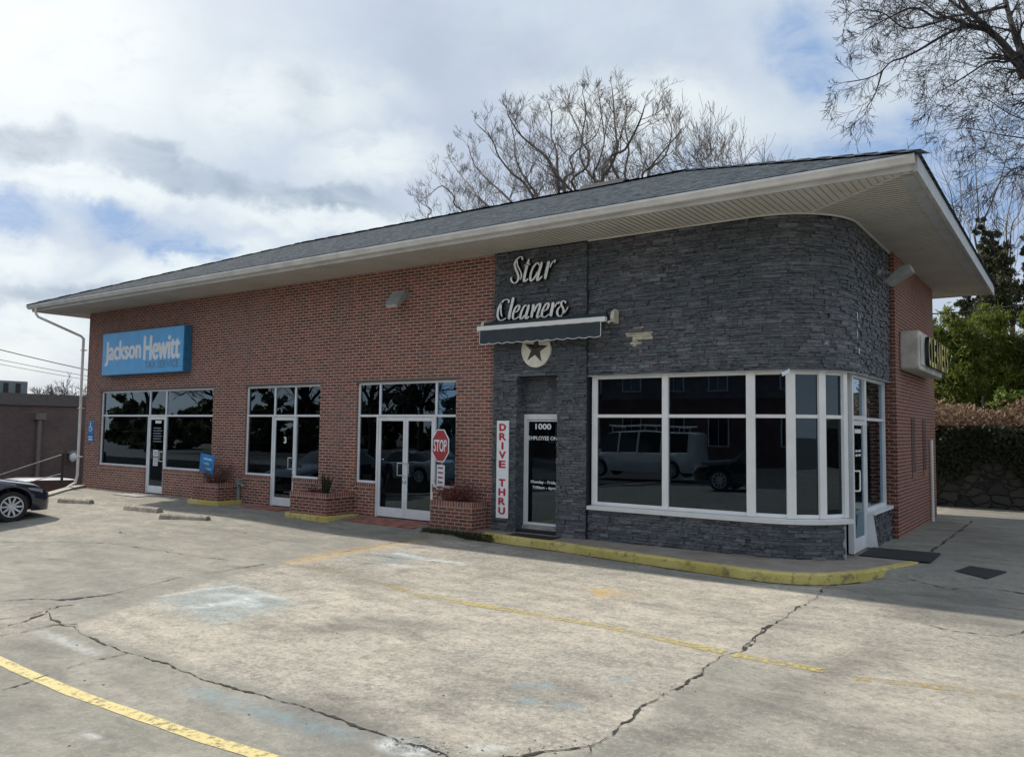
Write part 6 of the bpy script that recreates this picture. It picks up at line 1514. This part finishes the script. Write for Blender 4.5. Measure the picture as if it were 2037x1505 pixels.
for i in range(21000):
    x = rnd.uniform(18, 30); hang = 1.45+.35*sin(x*1.3)+.25*sin(x*3.1+1); t_ = rnd.random()
    z = 2.15-hang*t_**1.25; y = 12.22-rnd.random()*(.16+.30*max(0, sin(x*2.3+z*1.9))+.2*max(0, sin(x*5.1-z*3)))*(1-t_*.5)-.02
    if t_ > .75 and rnd.random() < .35: continue
    d = (Vector((rnd.gauss(0, .5), -1, rnd.gauss(0, .5)))).normalized(); e_ = Vector((rnd.gauss(0, 1), rnd.gauss(0, .3), rnd.gauss(0, 1))); e_ = (e_-d*e_.dot(d)).normalized(); f_ = d.cross(e_); s_ = rnd.uniform(.03, .065); c_ = Vector((x, y, z))
    mb.add([c_-e_*s_, c_-f_*s_*.8, c_+e_*s_, c_+f_*s_*.8], [(0, 1, 2, 3)])
for i in range(60):
    x = rnd.uniform(19, 29); p = Vector((x, 12.2, 2.0)); pts = [p]
    for j in range(6): p = p+Vector((rnd.gauss(0, .12), rnd.gauss(0, .02), -rnd.uniform(.12, .3))); pts.append(p.copy())
    mb.tube(pts, .012, 4, cap=False)
o = mb.build('ivy', M['ivy']); tag(o, 'dark ivy hanging over the stone retaining wall', 'ivy', kind='stuff')
mb = MB()
for i in range(20000):
    x = rnd.uniform(19, 29); y = 12.0+rnd.random()**1.3*3.2; lump = .75+.18*sin(x*2.1)+.1*sin(x*5.3+y*2); z = (hz(x, max(12.7, y)) if y > 12.4 else 2.05)+rnd.random()*max(.05, lump*(1-(y-12.05)/5))
    d = noise_vec(rnd, 1); d.z += .6; d.normalize(); e_ = d.orthogonal().normalized(); f_ = d.cross(e_); s_ = rnd.uniform(.015, .055)*(1.25 if rnd.random() < .1 else 1); z += (.35*rnd.random()**3 if rnd.random() < .12 else 0); y -= .25*max(0, sin(x*3.7))*rnd.random() if y < 12.6 else 0; c_ = Vector((x, y, z)); mb.add([c_-e_*s_, c_-f_*s_*.7, c_+e_*s_, c_+f_*s_*.7], [(0, 1, 2, 3)])
o = mb.build('dry_leaves', M['dryleaf']); tag(o, 'brown dry leaves and vines heaped along the top of the ivy wall', 'dry leaves', kind='stuff')
mb = MB(); p = PB(1956, 800, 13.2); mb.tube([(p[0], 13.0, 2.0), (p[0]+.02, 13.0, 3.0)], .035, 6); o = mb.build('thin_post', M['bark_dark'], loc=(p[0], 13.0, 2.0)); tag(o, 'thin dark post standing in the dry leaves above the ivy wall', 'post')
# wooded masses behind the viewer (seen only in the glass) and beyond
rnd = random.Random(90)
for i, (x, y) in enumerate(((-30, -34), (-22, -40), (-38, -24), (-18, -30), (-44, -36))):
    T = thing('roadside_tree', (x, y, -1.75), ('tall','spreading','thin','crooked','broad')[i]+' bare tree across the street behind the viewer', 'tree'); mb = MB(); mb.tube([(x, y, -2), (x+.1, y, 2), (x, y, 4)], [.3, .25, .2], 8); mb.build('trunk', M['bark_dark'], T); mb = MB()
    for j in range(7): a = rnd.random()*6.28; grow(mb, rnd, Vector((x, y, 3.6)), Vector((cos(a)*.6, sin(a)*.6, 1)), 5.5, .14, 0, 3, .04, .15, .8, .03, (4, 6))
    mb.build('crown', M['bark_dark'], T)
for i, (x, y) in enumerate(((-34, -34), (-46, -30))):
    evergreen('roadside_evergreen', (x, y, -1.75), [((x, y, .9), (5.5, 2.5, 2.4))], 2600, .4, M['conifer'], ('first','second','third','fourth')[i]+' dark evergreen across the street behind the viewer', 'tree', 60+i, 2.0)
mb = MB(); rnd = random.Random(123)
for i in range(26):
    x = -95+i*3.2+rnd.uniform(-1, 1); leaves(mb, rnd, (x, -52+rnd.uniform(-4, 4), 1.6), (3.4, 2.0, 4.2+rnd.uniform(-.8, 1.6)), 1500, .62, 1.6)
o = mb.build('distant_woods', M['conifer']); tag(o, 'dark belt of woods across the street behind the viewer', 'woods', kind='stuff')
mb = MB(); rnd = random.Random(9)
for i in range(420):
    q_ = rnd.random()
    u_, v_ = (780+q_*170+rnd.gauss(0, 14), 1472+q_*30+rnd.gauss(0, 8)) if i < 130 else ((1355+rnd.gauss(0, 16), 1370+rnd.gauss(0, 7)) if i < 150 else ((1190-q_*190+rnd.gauss(0, 10), 1478+q_*22+rnd.gauss(0, 6)) if i < 220 else (rnd.uniform(100, 1950), rnd.uniform(1150, 1500))))
    p = ung(u_, v_); r_ = rnd.uniform(.002, .006)*(1 if rnd.random() < .85 else 2); mb.ball((p[0], p[1], p[2]+r_*.4), r_, 5, 3, (1, rnd.uniform(.6, 1.2), .6))
o = mb.build('gravel', M['concrete']); tag(o, 'pale crumbs of broken concrete along the near cracks', 'gravel', kind='stuff')
